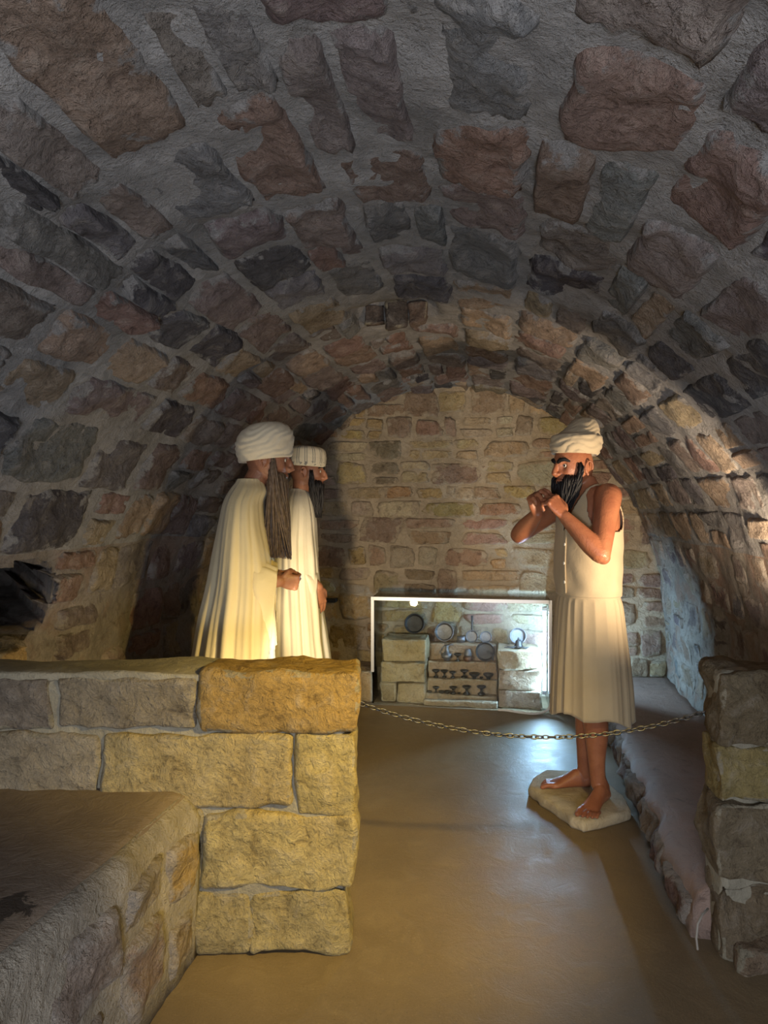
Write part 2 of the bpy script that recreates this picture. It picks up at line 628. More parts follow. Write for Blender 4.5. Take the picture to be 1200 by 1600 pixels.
t = NT('floor_screed')
big = t.noise(1.6, 5, .6); mid = t.noise(9, 6, .7, dist=.8); fine = t.noise(150, 3, .75)
c = t.mix(t.mapr(big, .35, .65, 0, 1), (.215, .16, .095), (.17, .127, .076))
c = t.mix(t.mapr(mid, .5, .75, 0, .5), c, (.27, .21, .125))
c = t.mix(t.mapr(fine, .58, .72, 0, .7), c, (.10, .08, .055))
c = t.mix(t.mapr(fine, .40, .26, 0, .45), c, (.40, .31, .19))
M['floor'] = t.done(c, t.mapr(mid, .3, .7, .38, .60), t.bump(t.noise(170, 3, .7), .0016, .5, t.bump(mid, .006, .5)), .35)
floor = tag(grid_obj('floor', floor_map, -2.6, 2.6, -2.0, 6.3, .06, M['floor'], (0, 0, 0)), kind='structure')
# ------------------------------------------------------------------ rough stone blocks
def block(name, parent, c, ax, mat, color, bevel=.02, rough=.008, seed=0, step=.03, wob=.012, edge_dark=True):
    """hewn block: rounded box, uneven faces. ax = three half-axis vectors"""
    c = Vector(c); A = [Vector(a) for a in ax]
    dim = [a.length for a in A]; N = [a.normalized() for a in A]
    off = Vector((seed * 3.7 % 97, seed * 7.3 % 89, seed * 1.9 % 83))
    bevel = min(bevel, min(dim) * .6)

    def coords(d):
        n = max(2, int(2 * (d - bevel) / step))
        return [-d, -d + bevel * .3, -d + bevel * .7] + [-(d - bevel) + 2 * (d - bevel) * i / n for i in range(n + 1)] + [d - bevel * .7, d - bevel * .3, d]
    cs = [coords(d) for d in dim]
    idx, vs, fs, ed = {}, [], [], []

    def vert(p):
        key = tuple(round(x, 6) for x in p)
        if key not in idx:
            q = [max(-(dim[i] - bevel), min(dim[i] - bevel, p[i])) for i in range(3)]
            d = Vector([p[i] - q[i] for i in range(3)])
            nrm = d.normalized()
            loc = Vector(q) + nrm * bevel
            wp = c + N[0] * loc.x + N[1] * loc.y + N[2] * loc.z
            wn = N[0] * nrm.x + N[1] * nrm.y + N[2] * nrm.z
            k = wob * mnoise.noise(wp * 3.0 + off) + rough * fbm(wp + off, 9, 4)
            warp = Vector((mnoise.noise(wp * 5 + off), mnoise.noise(wp * 5 + off + Vector((9, 3, 1))), mnoise.noise(wp * 5 + off + Vector((2, 7, 5))))) * wob * .9
            idx[key] = len(vs); vs.append(wp + wn * k + warp)
            cnt = sum(1 for i in range(3) if abs(p[i]) > dim[i] - bevel * .99)
            ed.append(.95 if cnt > 1 else max(.0, max(sorted(abs(p[i]) / dim[i] for i in range(3))[:2]) ** 8 * .55))
        return idx[key]
    for k in range(3):
        i_, j_ = [(1, 2), (2, 0), (0, 1)][k]
        for sgn in (-1, 1):
            for a in range(len(cs[i_]) - 1):
                for b in range(len(cs[j_]) - 1):
                    quad = []
                    for (x, y) in ((a, b), (a + 1, b), (a + 1, b + 1), (a, b + 1)):
                        p = [0, 0, 0]; p[k] = sgn * dim[k]; p[i_] = cs[i_][x]; p[j_] = cs[j_][y]
                        quad.append(vert(p))
                    fs.append(tuple(quad) if sgn > 0 else tuple(reversed(quad)))
    return mesh_obj(name, vs, fs, mat, parent, edge=ed, color=color)


for i, (u_, a_, b_, c_) in enumerate(HOLE_STONES):
    block('stone', ceiling, V(u_, S_HOLE + .135, 2.425), [V(a_, 0, 0), V(0, .03, 0), Vector((0, 0, b_))], M['block_stone'], c_, .012, .016, 300 + i, .02, .02)

# ------------------------------------------------------------------ left dividing wall
YW, THK = 2.33, .225
low_wall = empty('low_stone_wall', (-.8, YW + .11, 0))
tag(low_wall, 'low wall of yellow sandstone blocks left of the gap, before the two robed figures', 'wall')


def pxr(x0, x1, y0, y1, Y):
    a, b = P(x0, y1, Y), P(x1, y0, Y)
    return a.x, b.x, a.z, b.z


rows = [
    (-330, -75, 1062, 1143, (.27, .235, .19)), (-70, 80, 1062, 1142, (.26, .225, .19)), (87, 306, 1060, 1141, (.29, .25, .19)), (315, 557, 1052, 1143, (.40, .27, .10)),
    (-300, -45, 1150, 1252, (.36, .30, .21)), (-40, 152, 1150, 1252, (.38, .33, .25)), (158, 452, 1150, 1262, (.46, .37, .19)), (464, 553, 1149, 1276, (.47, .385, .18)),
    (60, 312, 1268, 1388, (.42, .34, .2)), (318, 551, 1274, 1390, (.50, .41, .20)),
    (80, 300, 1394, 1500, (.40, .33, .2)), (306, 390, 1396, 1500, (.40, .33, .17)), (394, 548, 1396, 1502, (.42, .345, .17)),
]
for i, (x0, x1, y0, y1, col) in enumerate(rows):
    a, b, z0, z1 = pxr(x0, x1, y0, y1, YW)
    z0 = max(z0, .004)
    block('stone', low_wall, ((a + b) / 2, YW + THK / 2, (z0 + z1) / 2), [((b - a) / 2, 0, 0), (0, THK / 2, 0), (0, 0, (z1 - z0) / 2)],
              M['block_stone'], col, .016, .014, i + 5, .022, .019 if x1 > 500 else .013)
block('mortar_core', low_wall, (-.867, YW + THK / 2, .455), [(.735, 0, 0), (0, THK / 2 - .019, 0), (0, 0, .453)], M['block_mortar'], (.3, .27, .2), .02, .006, 3, .04)
block('mortar_cap', low_wall, (-1.09, YW + THK / 2 + .004, .923), [(.52, 0, 0), (0, THK / 2 - .002, 0), (0, 0, .014)], M['block_mortar'], (.3, .27, .2), .012, .006, 31, .04, .008)

# ------------------------------------------------------------------ right dividing wall
pier = empty('stone_pier', (1.35, 2.42, 0))
tag(pier, 'dark stone pier at the picture edge, where the chain ends, beside the rock ledge', 'pier')
YP = 2.30
ax_a = Vector((ST, CT, 0))
rowsR = [(1121, 1345, 1050, 1166, (.24, .19, .12)), (1124, 1250, 1170, 1252, (.38, .30, .13)), (1253, 1345, 1170, 1252, (.3, .25, .15)),
         (1122, 1345, 1256, 1378, (.27, .215, .14)), (1128, 1345, 1384, 1502, (.27, .21, .14))]
for i, (x0, x1, y0, y1, col) in enumerate(rowsR):
    a, b, z0, z1 = pxr(x0, x1, y0, y1, YP)
    z0 = max(.004, z0)
    cc = Vector(((a + b) / 2, YP, (z0 + z1) / 2)) + ax_a * .10
    block('stone', pier, cc, [((b - a) / 2, 0, 0), ax_a * .10, (0, 0, (z1 - z0) / 2)], M['block_stone'], tuple(x * .85 for x in col), .014, .020, i + 50, .02, .02)
block('mortar_core', pier, Vector((1.345, YP, .47)) + ax_a * .10, [(.24, 0, 0), ax_a * .080, (0, 0, .468)], M['block_mortar'], (.25, .2, .15), .02, .008, 9, .04)
block('stone', pier, Vector((1.40, YP - .04, .045)) + ax_a * .10, [(.27, 0, 0), ax_a * .13, (0, 0, .05)], M['block_stone'], (.26, .19, .13), .03, .015, 71, .03, .02)

# ------------------------------------------------------------------ plastered benches
def bench(name, e0, e1, sect, mat, origin, step=.03, amp=.02, side=1):
    """loft of a cross section along the edge e0 -> e1; sect in (offset to the right of the edge, z)"""
    e0, e1 = Vector(e0), Vector(e1)
    d = (e1 - e0).normalized(); rt = Vector((d.y, -d.x, 0))
    L = (e1 - e0).length; n = int(L / step)
    rings = []
    for i in range(n + 1):
        p = e0 + d * L * i / n
        r = []
        for (o_, z, k) in sect:
            q = p + rt * o_ + Vector((0, 0, z))
            nz = amp * (fbm(q, 4.5, 4) + .5 * fbm(q, 14, 2)) * k
            q = q + rt * nz * side + Vector((0, 0, nz * .35 if z > .01 else 0))
            r.append(q)
        rings.append(r)
    m = MB(); m.grid(rings, closed=True, cap=True)
    return m


t = NT('bench_plaster')
big = t.noise(3, 5, .6); mid = t.noise(14, 6, .7, dist=1.0); fine = t.noise(130, 3, .7)
c = t.mix(t.mapr(big, .35, .65, 0, 1), (.205, .160, .120), (.15, .115, .09))
c = t.mix(t.mapr(mid, .5, .75, 0, .35), c, (.30, .25, .19))
vm = t.node('ShaderNodeVectorMath', operation='DISTANCE'); t.link(t.pos(), vm.inputs[0]); vm.inputs[1].default_value = P(14, 1424, 1.66)
stain = t.math('ADD', vm.outputs['Value'], t.mapr(mid, .3, .7, -.03, .03))
c = t.mix(t.mapr(stain, .052, .06, .8, 0, True), c, (.03, .024, .02))
M['bench'] = t.done(c, .8, t.bump(fine, .004, .6, t.bump(mid, .012, .7)), .25)
M['bench_side'] = mortar_mat('bench_side', (.36, .32, .26), 1.2, .7)

e0, e1 = Vector((-1.02, .20, 0)), Vector((-.615, 2.335, 0))
dl = (e1 - e0).normalized()
left_bench = tag(empty('plastered_bench', (-1.2, 1.3, 0)), 'wide plastered stone bench with a dark stain on top, before the low wall', 'bench')
m = bench('x', e0, e1, [(0.0, 0, .4), (0.0, .12, .8), (0, .24, .8), (.0, .36, .8), (0, .46, .8), (-.012, .515, .8), (-.04, .540, .5), (-.5, .0, 0)][:7] + [(-.2, .50, 0), (-.2, 0, 0)], M['bench_side'], None, amp=.028)
m.obj('retaining_face', M['bench_side'], left_bench)
m = bench('x', e0, e1, [(-.035, .535, .3), (-.075, .549, .35), (-.2, .549, .2), (-.4, .55, .2), (-.7, .55, .2), (-1.15, .55, .2), (-1.15, .40, 0), (-.035, .40, 0)], M['bench'], None, amp=.02)
m.obj('bench_top', M['bench'], left_bench)
rt = Vector((dl.y, -dl.x, 0))


def bench_face(a, z):
    p = e0 + dl * a + Vector((0, 0, z))
    q = p
    nz = .028 * (fbm(q, 4.5, 4) + .5 * fbm(q, 14, 2)) * .8
    return p + rt * nz, rt


rs = random.Random(8)
for (a0, a1, z0, z1, col) in [(1.98, 2.14, .24, .45, (.46, .33, .15)), (1.72, 1.95, .33, .47, (.38, .32, .24)), (1.40, 1.70, .24, .47, (.36, .29, .24)), (1.70, 1.95, .04, .30, (.36, .27, .22)), (1.36, 1.66, .02, .21, (.34, .28, .24)),
                              (1.02, 1.36, .2, .46, (.36, .3, .25)), (1.97, 2.14, .03, .21, (.33, .26, .18)), (.98, 1.32, .02, .18, (.34, .27, .23))]:
    patch('stone', left_bench, bench_face, a0, a1, z0, z1, M['side_stone'], col, rs, prot=.016, n=14, rough=.014)

# rock ledge along the right wall
t = NT('ledge_top')
big = t.noise(2.5, 5, .6); mid = t.noise(12, 6, .7, dist=1.0); fine = t.noise(120, 3, .7)
c = t.mix(t.mapr(big, .35, .65, 0, 1), (.33, .225, .18), (.27, .20, .165))
c = t.mix(t.mapr(mid, .5, .75, 0, .45), c, (.40, .31, .255))
c = t.mix(t.mapr(mid, .42, .3, 0, .6), c, (.13, .10, .085))
M['ledge'] = t.done(c, .75, t.bump(fine, .004, .6, t.bump(mid, .015, .7)), .3)
ledge = tag(empty('rock_ledge', V(1.0, 3.9, 0)), 'long low rock ledge with pinkish top along the right wall, beside the barefoot figure', 'ledge')
E0, E1 = V(.678, 2.56, 0), V(.745, S_BACK - .005, 0)
m = bench('x', E0, E1, [(0.0, .0, -.6), (0.0, .05, -1), (0.005, .10, -1), (.015, .145, -1), (.04, .172, -.7), (.10, .178, -.2), (.22, .18, .2), (.36, .18, .2), (.5, .182, .2), (.62, .185, .2), (.62, .0, 0)], M['ledge'], None, amp=.034, side=1)
m.obj('ledge_top', M['ledge'], ledge)
rs = random.Random(15)
dl2 = (E1 - E0).normalized(); rt2 = Vector((dl2.y, -dl2.x, 0))


def ledge_face(a, z):
    p = E0 + dl2 * a + Vector((0, 0, z))
    nz = .034 * (fbm(p, 4.5, 4) + .5 * fbm(p, 14, 2))
    return p - rt2 * nz, -rt2


a = .02
while a < 2.95:
    w = rs.uniform(.16, .34)
    patch('stone', ledge, ledge_face, a, a + w - .02, .01, rs.uniform(.12, .155), M['side_stone'], jitc(rs.choice([MAUVE, BROWN, RED]), rs, .15), rs, prot=.014, n=12, rough=.02)
    a += w
# ------------------------------------------------------------------ slab under the barefoot figure
t = NT('pale_limestone')
mid = t.noise(14, 6, .7, dist=.6); fine = t.noise(90, 4, .7)
c = t.mix(t.mapr(mid, .35, .65, 0, 1), (.56, .48, .34), (.40, .33, .23))
M['limestone'] = t.done(c, .85, t.bump(fine, .004, .7, t.bump(mid, .015, .8)), .2)
poly = [(.735, 3.60), (.80, 3.42), (.865, 3.25), (.905, 3.20), (1.0, 3.235), (1.10, 3.29), (1.165, 3.33), (1.185, 3.50), (1.15, 3.68), (1.02, 3.82), (.88, 3.84), (.78, 3.72)]
pp = []
for i in range(len(poly)):
    a_, b_ = Vector(poly[i]), Vector(poly[(i + 1) % len(poly)])
    for k in range(5):
        q = a_.lerp(b_, k / 5); nz = .012 * fbm((q.x, q.y, 0), 12, 3)
        pp.append((q.x + nz, q.y + nz * .7))
cen = Vector((.97, 3.52))
rings = []
for (k, z) in ((.985, .003), (1.0, .012), (1.005, .035), (.985, .048), (.95, .054), (.6, .055), (.25, .055), (.02, .055)):
    rings.append([Vector((cen.x + (x - cen.x) * k + (.006 * fbm((x, y, z * 20), 18, 2) if k > .9 else 0), cen.y + (y - cen.y) * k, z)) for (x, y) in pp])
m = MB(); m.grid(rings)
slab = m.obj('stone_slab', M['limestone'], origin=(.97, 3.52, 0))
tag(slab, 'thin pale limestone slab under the bare feet of the clasped-hands figure', 'slab')

# ------------------------------------------------------------------ display case
def simple(name, col, rough=.5, metal=0.0, spec=.4, bump=0.0, var=.0):
    t = NT(name)
    c = col
    if var:
        c = t.mix(t.mapr(t.noise(25, 4, .6), .35, .65, 0, 1), col, tuple(x * (1 - var) for x in col))
    nrm = t.bump(t.noise(80, 4, .65), bump, .7) if bump else None
    return t.done(c, rough, nrm, spec, metal)


M['alu'] = simple('brushed_aluminium', (.42, .43, .45), .4, .9)
M['cable'] = simple('white_cable', (.66, .64, .6), .5)
M['black'] = simple('black_metal', (.012, .012, .014), .5)
M['bronze'] = simple('dark_bronze', (.085, .080, .075), .38, .75, .5, .004, .4)
M['iron'] = simple('dark_iron', (.06, .058, .062), .5, .5, .5, .004, .4)
M['pewter'] = simple('grey_tin', (.24, .23, .24), .42, .6, .5, .003, .3)
M['copper'] = simple('brown_copper', (.20, .10, .06), .4, .6, .5, .004, .4)
t = NT('clear_pane')
gl = t.node('ShaderNodeBsdfGlossy'); gl.inputs['Roughness'].default_value = .02
tr = t.node('ShaderNodeBsdfTransparent'); tr.inputs['Color'].default_value = (.94, .97, .97, 1)
fr = t.node('ShaderNodeFresnel'); fr.inputs['IOR'].default_value = 1.45
ms = t.node('ShaderNodeMixShader')
t.link(fr.outputs[0], ms.inputs[0]); t.link(tr.outputs[0], ms.inputs[1]); t.link(gl.outputs[0], ms.inputs[2]); t.link(ms.outputs[0], t.out.inputs['Surface'])
M['pane'] = t.m
t = NT('led_tube'); t.b.inputs['Emission Color'].default_value = (.42, .70, 1.0, 1); t.b.inputs['Emission Strength'].default_value = 520
M['led'] = t.m

S0, S1, U0, U1, HC = 5.16, 5.565, -.875, .405, .805
case = tag(empty('display_case', V((U0 + U1) / 2, S0, 0)), 'glass display case with aluminium frame against the back wall, lit by a blue-white tube', 'display case')


def vbox(mb, u0, u1, s0, s1, h0, h1):
    mb.box(V((u0 + u1) / 2, (s0 + s1) / 2, (h0 + h1) / 2), [V((u1 - u0) / 2, 0, 0), V(0, (s1 - s0) / 2, 0), (0, 0, (h1 - h0) / 2)])


def vb(name, parent, mat, *a, smooth=False):
    m = MB(); vbox(m, *a); return m.obj(name, mat, parent, smooth=smooth)


fr_ = .011
vb('frame_rail', case, M['alu'], U0, U1, S0 - fr_, S0 + fr_, HC - .025, HC)
vb('frame_post', case, M['alu'], U0 - fr_, U0 + fr_, S0 - fr_, S0 + fr_, .25, HC)
vb('frame_post', case, M['alu'], U1 - fr_, U1 + fr_, S0 - fr_, S0 + fr_, .14, HC)
vb('glass_pane', case, M['pane'], U0 + fr_, U1 - fr_, S0 - .003, S0 + .003, .012, HC - .025)
vb('glass_pane', case, M['pane'], U0, U1, S0 + fr_, S1, HC - .006, HC)
vb('glass_pane', case, M['pane'], U0 - .003, U0 + .003, S0 + fr_, S1, .012, HC - .006)
vb('glass_pane', case, M['pane'], U1 - .003, U1 + .003, S0 + fr_, S1, .012, HC - .006)
m = MB(); m.tube([V(U1 - .035, S0 + .05, .15), V(U1 - .035, S0 + .05, .72)], .009, 12)
m.obj('light_tube', M['led'], case)
for hh in (.135, .735):
    vb('tube_holder', case, M['alu'], U1 - .05, U1 - .02, S0 + .035, S0 + .065, hh - .014, hh + .014)
m = MB(); pts = [V(U1 + .004, S0 - .03, .16), V(U1 + .006, S0 - .035, .10), V(U1 - .02, S0 - .05, .035), V(U1 - .10, S0 - .07, .012), V(U1 - .20, S0 - .07, .014), V(U1 - .30, S0 - .05, .02), V(U1 - .36, S0 - .04, .018)]
sm = catmull([tuple(p) for p in pts], 6)
m.tube([tuple(p) for p in sm], .008, 8)
tag(m.obj('power_cable', M['cable']), 'white power cable curling out at the foot of the display case', 'cable')

# masonry inside the case
t_col = (.50, .39, .22)
plinth = tag(empty('stone_plinth', V(-.62, 5.35, 0)), 'square stone plinth standing at the dark end of the display case', 'plinth')
pl2 = tag(empty('stone_plinth', V(.22, 5.35, 0)), 'square stone plinth carrying the bell, beside the light tube of the case', 'plinth')
M['case_stone'] = stone_mat('case_stone', (.46, .40, .30), .2, .8, (.75, .66, .55))


def vblock(name, parent, u0, u1, s0, s1, h0, h1, col, seed, bev=.018, rough=.008, mat='case_stone'):
    return block(name, parent, V((u0 + u1) / 2, (s0 + s1) / 2, (h0 + h1) / 2), [V((u1 - u0) / 2, 0, 0), V(0, (s1 - s0) / 2, 0), Vector((0, 0, (h1 - h0) / 2))], M[mat], col, bev, rough, seed, .03, .01)


for i, (h0, h1, col) in enumerate([(.005, .15, (.40, .33, .22)), (.155, .305, (.48, .39, .24)), (.31, .475, (.52, .42, .25))]):
    u0, u1 = -.83, -.49
    if i == 0:
        vblock('stone', plinth, u0, -.71, 5.24, 5.50, h0, h1, col, 90); vblock('stone', plinth, -.705, u1, 5.24, 5.50, h0, h1, (.47, .38, .24), 91)
    else:
        vblock('stone', plinth, u0 + .008 * i, u1, 5.24, 5.50, h0, h1, col, 92 + i, .012, .014)
for i, (h0, h1, col) in enumerate([(.005, .13, (.38, .28, .20)), (.135, .285, (.42, .31, .21)), (.29, .425, (.46, .35, .23))]):
    vblock('stone', pl2, .04, .345, 5.22, 5.48, h0, h1, col, 101 + i, .012, .014)
steps = tag(empty('stone_steps', V(-.22, 5.4, 0)), 'stepped stone shelf inside the display case holding the small metal lamps', 'shelf')
SH = [(5.455, .415), (5.385, .295), (5.315, .178), (5.245, .075)]
for i, (sf, hh) in enumerate(SH):
    vblock('step', steps, -.485, .035, sf, 5.56, .004 if i == 3 else SH[i + 1][1] - .03, hh, [(.46, .33, .22), (.44, .31, .2), (.43, .32, .21), (.40, .31, .21)][i], 110 + i, .012, .009)
vblock('kerb', steps, -.50, .04, 5.19, 5.245, .004, .05, (.36, .28, .19), 131, .012, .005)

# a low stone at the side of the case
foot = tag(block('floor_block', None, V(-.965, 5.38, .12), [V(.075, 0, 0), V(0, .16, 0), Vector((0, 0, .118))], M['case_stone'], (.42, .34, .22), .02, .010, 141, .03),
           'squared stone on the floor at the foot of the display case, by the robed figures', 'stone')

# ------------------------------------------------------------------ metal ware in the case
def ware(name, label, cat, parts, loc, group=None):
    """parts: list of (name, MB, material)"""
    if len(parts) == 1:
        o = parts[0][1].obj(name, parts[0][2], origin=loc)
        return tag(o, label, cat, group)
    e = tag(empty(name, loc), label, cat, group)
    for (n_, mb, mt) in parts: mb.obj(n_, mt, e)
    return e


def lathe(profile, base, up=(0, 0, 1), seg=22):
    m = MB(); m.grid(lathe_rings(profile, base, up, seg)); return m


def disc(u, h, s, r, depth, lean=.28, side=0.0):
    """shallow dish leaning back against a wall, seen from the front; h = its foot"""
    up = (V(side, -cos(lean), sin(lean)) - V(0, 0, 0)).normalized()
    tang = (V(0, sin(lean), cos(lean)) - V(0, 0, 0)).normalized()
    c = V(u, s, h) + tang * r
    m = MB()
    m.grid(lathe_rings([(.0, 0), (r * .80, 0), (r * .83, depth * .04), (r * .98, depth * .9), (r, depth), (r * .99, depth * 1.06), (r * .92, depth * 1.06), (r * .91, depth), (r * .80, depth * .22), (r * .78, depth * .17), (r * .75, depth * .16), (0, depth * .16)], c, up, 28))
    return m, c, up, tang


def cu(x, y, s): return C(x, y, s)


GW = 'old metal vessels in the display case'
# dishes against the wall
u, hh = cu(648, 985, 5.50); m, c, up, tg = disc(u, .478, 5.475, .078, .03)
ware('round_tray', 'large dark round tray leaning behind the plinth in the case', 'tray', [('tray', m, M['iron'])], c, GW)
u, hh = cu(694, 1003, 5.49); m, c, up, tg = disc(u, .42, 5.495, .074, .04)
ware('round_pan', 'deep dark round pan with pale rim on the top shelf of the case', 'pan', [('pan', m, M['pewter'])], c, GW)
u, hh = cu(737, 1007, 5.49); m, c, up, tg = disc(u, .418, 5.50, .048, .016)
hm = MB(); hm.tube([c + tg * .04, c + tg * .09, c + tg * .155], [.008, .006, .009], 8)
ware('long_handled_pan', 'small flat pan standing with its long handle upwards', 'pan', [('bowl', m, M['pewter']), ('handle', hm, M['iron'])], c, GW)
u, hh = cu(759, 1006, 5.49); m, c, up, tg = disc(u, .418, 5.50, .046, .016)
ware('small_plate', 'small grey plate beside the long-handled pan', 'plate', [('plate', m, M['pewter'])], c, GW)
u, hh = cu(720, 1003, 5.49)
vm_ = MB(); vbox(vm_, u - .03, u + .03, 5.485, 5.515, .418, .465)
ware('tin_box', 'little grey tin box between the pans on the top shelf', 'box', [('tin', vm_, M['pewter'])], V(u, 5.5, .418), GW)
u, hh = cu(809, 990, 5.45); m, c, up, tg = disc(u, .428, 5.43, .062, .035)
ware('blue_lit_bowl', 'shiny bowl propped upright behind the bell', 'bowl', [('bowl', m, M['pewter'])], c, GW)
u, hh = cu(810, 1004, 5.36)
bl = lathe([(.0, 0), (.036, 0), (.034, .008), (.026, .03), (.022, .05), (.016, .058), (0, .06)], V(u, 5.33, .425), seg=18)
kn = lathe([(0, 0), (.006, 0), (.009, .008), (.006, .016), (0, .018)], V(u, 5.33, .484), seg=12)
ware('hand_bell', 'small dark bell standing on the stone plinth before the upright bowl', 'bell', [('bell_body', bl, M['iron']), ('knob', kn, M['iron'])], V(u, 5.33, .425), GW)
for (px_, py_, lab, yaw) in ((797, 1007, 'thin curved metal clapper lying beside the bell, towards the shelves', .3), (818, 1011, 'thin curved metal clapper lying before the bell, towards the light tube', -.3)):
    u, hh = cu(px_, py_, 5.28)
    m = MB(); m.tube([V(u - .04, 5.27, .437), V(u - .015, 5.265 - .02 * yaw, .443), V(u + .015, 5.27, .437), V(u + .04, 5.275 + .02 * yaw, .445)], [.005, .013, .013, .004], 10, squash=((0, 0, 1), .45))
    ware('metal_clapper', lab, 'clapper', [('clapper', m, M['iron'])], V(u, 5.27, .43), GW)
# jug, cup, jar, tray on the second shelf
hB, sB = .297, 5.405
u, _ = cu(698, 1035, sB)
b = V(u, sB, hB)
jug = lathe([(0, 0), (.022, 0), (.02, .008), (.038, .022), (.042, .036), (.034, .052), (.016, .066), (.012, .10), (.018, .118), (.014, .118), (0, .11)], b)
jh = MB(); r_ = V(1, 0, 0) - V(0, 0, 0)
jh.tube([b + r_ * -.016 + Vector((0, 0, .112)), b + r_ * -.038 + Vector((0, 0, .09)), b + r_ * -.05 + Vector((0, 0, .06)), b + r_ * -.038 + Vector((0, 0, .036))], .004, 8)
js = MB(); js.tube([b + r_ * .012 + Vector((0, 0, .114)), b + r_ * .034 + Vector((0, 0, .122)), b + r_ * .048 + Vector((0, 0, .118))], [.008, .006, .004], 8)
ware('long_necked_jug', 'dark long-necked jug with handle and spout', 'jug', [('jug_body', jug, M['pewter']), ('handle', jh, M['pewter']), ('spout', js, M['pewter'])], b, GW)
GOB = [(0, 0), (.020, 0), (.018, .006), (.007, .012), (.007, .030), (.012, .036), (.026, .046), (.030, .056), (.027, .056), (.012, .042), (0, .04)]
u, _ = cu(715, 1040, sB); b = V(u, sB - .01, hB)
ware('stemmed_cup', 'small dark stemmed cup between the jug and the lidded jar', 'cup', [('cup', lathe([(r, z * 1.0) for r, z in GOB], b), M['bronze'])], b, GW)
u, _ = cu(731, 1044, sB); b = V(u, sB - .005, hB)
jar = lathe([(0, 0), (.026, 0), (.036, .015), (.036, .03), (.026, .042), (0, .044)], b)
lid = lathe([(0, .04), (.029, .042), (.03, .052), (.024, .072), (.02, .088), (.008, .094), (0, .095)], b)
ware('lidded_jar', 'brown copper jar with a tall grey lid', 'jar', [('jar_body', jar, M['copper']), ('lid', lid, M['pewter'])], b, GW)
u, _ = cu(758, 1044, sB); m, c, up, tg = disc(u, hB + .002, 5.412, .073, .022, .12)
hm = MB(); hm.tube([c + up * .02 + r_ * .02, c + up * .02 + r_ * .05 - tg * .02, c + up * .02 + r_ * .06 - tg * .06], [.009, .008, .006], 8)
ware('handled_tray', 'large dark purple-grey round pan standing on the second shelf', 'pan', [('dish', m, M['iron']), ('handle', hm, M['iron'])], c, GW)

# rows of oil lamps
def small_bowl(b, k=1.0): return lathe([(0, 0), (.014 * k, 0), (.02 * k, .010 * k), (.026 * k, .020 * k), (.023 * k, .020 * k), (.012 * k, .008 * k), (0, .007 * k)], b, seg=16)


def two_tier(b, k=1.0): return lathe([(r * k, z * k) for r, z in [(0, 0), (.022, 0), (.026, .006), (.020, .014), (.008, .020), (.008, .034), (.013, .042), (.028, .050), (.031, .060), (.028, .060), (.012, .046), (0, .045)]], b, seg=18)


ORD = ['first', 'second', 'third', 'fourth', 'fifth', 'sixth', 'seventh', 'eighth', 'ninth']
row1 = [(681, 'g', 1.0), (694, 'g', .95), (707, 'g', .85), (725, 't', 1.0), (741, 'w', 1.25), (752, 's', .6), (763, 'w', 1.2)]
row2 = [(671, 's', .8), (681, 'g', .85), (690, 's', .95), (699, 's', 1.0), (708, 't', .9), (717, 's', .5), (729, 't', 1.05), (752, 't', 1.1)]
for (row, si, hs, nm) in ((row1, 5.345, SH[2][1], 'third'), (row2, 5.275, SH[3][1], 'lowest')):
    for i, (x, kd, k) in enumerate(row):
        u, _ = cu(x, 1075, si)
        b = V(u, si + (.004 if i % 2 else -.004), hs + .003)
        if kd == 'g': mb, n_, w_ = lathe([(r * k, z * k) for r, z in GOB], b), 'oil_lamp', 'stemmed oil lamp'
        elif kd == 't': mb, n_, w_ = two_tier(b, k), 'oil_lamp', 'two-tiered oil lamp'
        elif kd == 'w': mb, n_, w_ = lathe([(0, 0), (.014 * k, 0), (.012 * k, .008), (.016 * k, .016), (.03 * k, .03), (.032 * k, .042), (.028 * k, .042), (.012 * k, .025), (0, .022)], b), 'footed_bowl', 'wide footed bowl'
        else: mb, n_, w_ = small_bowl(b, k), 'little_bowl', 'little bowl'
        ware(n_, f'dark metal {w_}, {ORD[i]} from the left on the {nm} shelf of the case', w_.split()[-1], [('x', mb, M['bronze'])], b, 'small lamps and bowls on the case shelves')

# ------------------------------------------------------------------ chain across the gap
t = NT('chain_steel'); M['chain'] = t.done((.13, .125, .12), .42, None, .5, .9)
A_, B_ = P(557, 1097, 2.50), P(1103, 1112, 2.44)
chain = tag(empty('barrier_chain', A_), 'thin steel chain sagging across the gap between the low walls', 'chain')
lk = MB()
ring = []
for i in range(14):
    a = 2 * pi * i / 14
    px_, py_ = cos(a) * .0135, sin(a) * .0075
    d = Vector((-sin(a) * .0135, cos(a) * .0075, 0)).normalized(); nrm = Vector((d.y, -d.x, 0))
    ring.append([Vector((px_, py_, 0)) + (nrm * cos(b) + Vector((0, 0, 1)) * sin(b)) * .0026 for b in np.linspace(0, 2 * pi, 5, endpoint=False)])
vs = [p for r in ring for p in r]
fs = [(i * 5 + j, i * 5 + (j + 1) % 5, ((i + 1) % 14) * 5 + (j + 1) % 5, ((i + 1) % 14) * 5 + j) for i in range(14) for j in range(5)]
lme = bpy.data.meshes.new('link'); lme.from_pydata([tuple(v) for v in vs], [], fs); lme.materials.append(M['chain'])
lme.polygons.foreach_set('use_smooth', [True] * len(lme.polygons))
sag = .105
cur = [A_.lerp(B_, k / 400) - Vector((0, 0, 4 * sag * (k / 400) * (1 - k / 400) + .012 * sin(pi * k / 400) * (k / 400 - .5))) for k in range(401)]
acc, nxt, li = 0.0, 0.0, 0
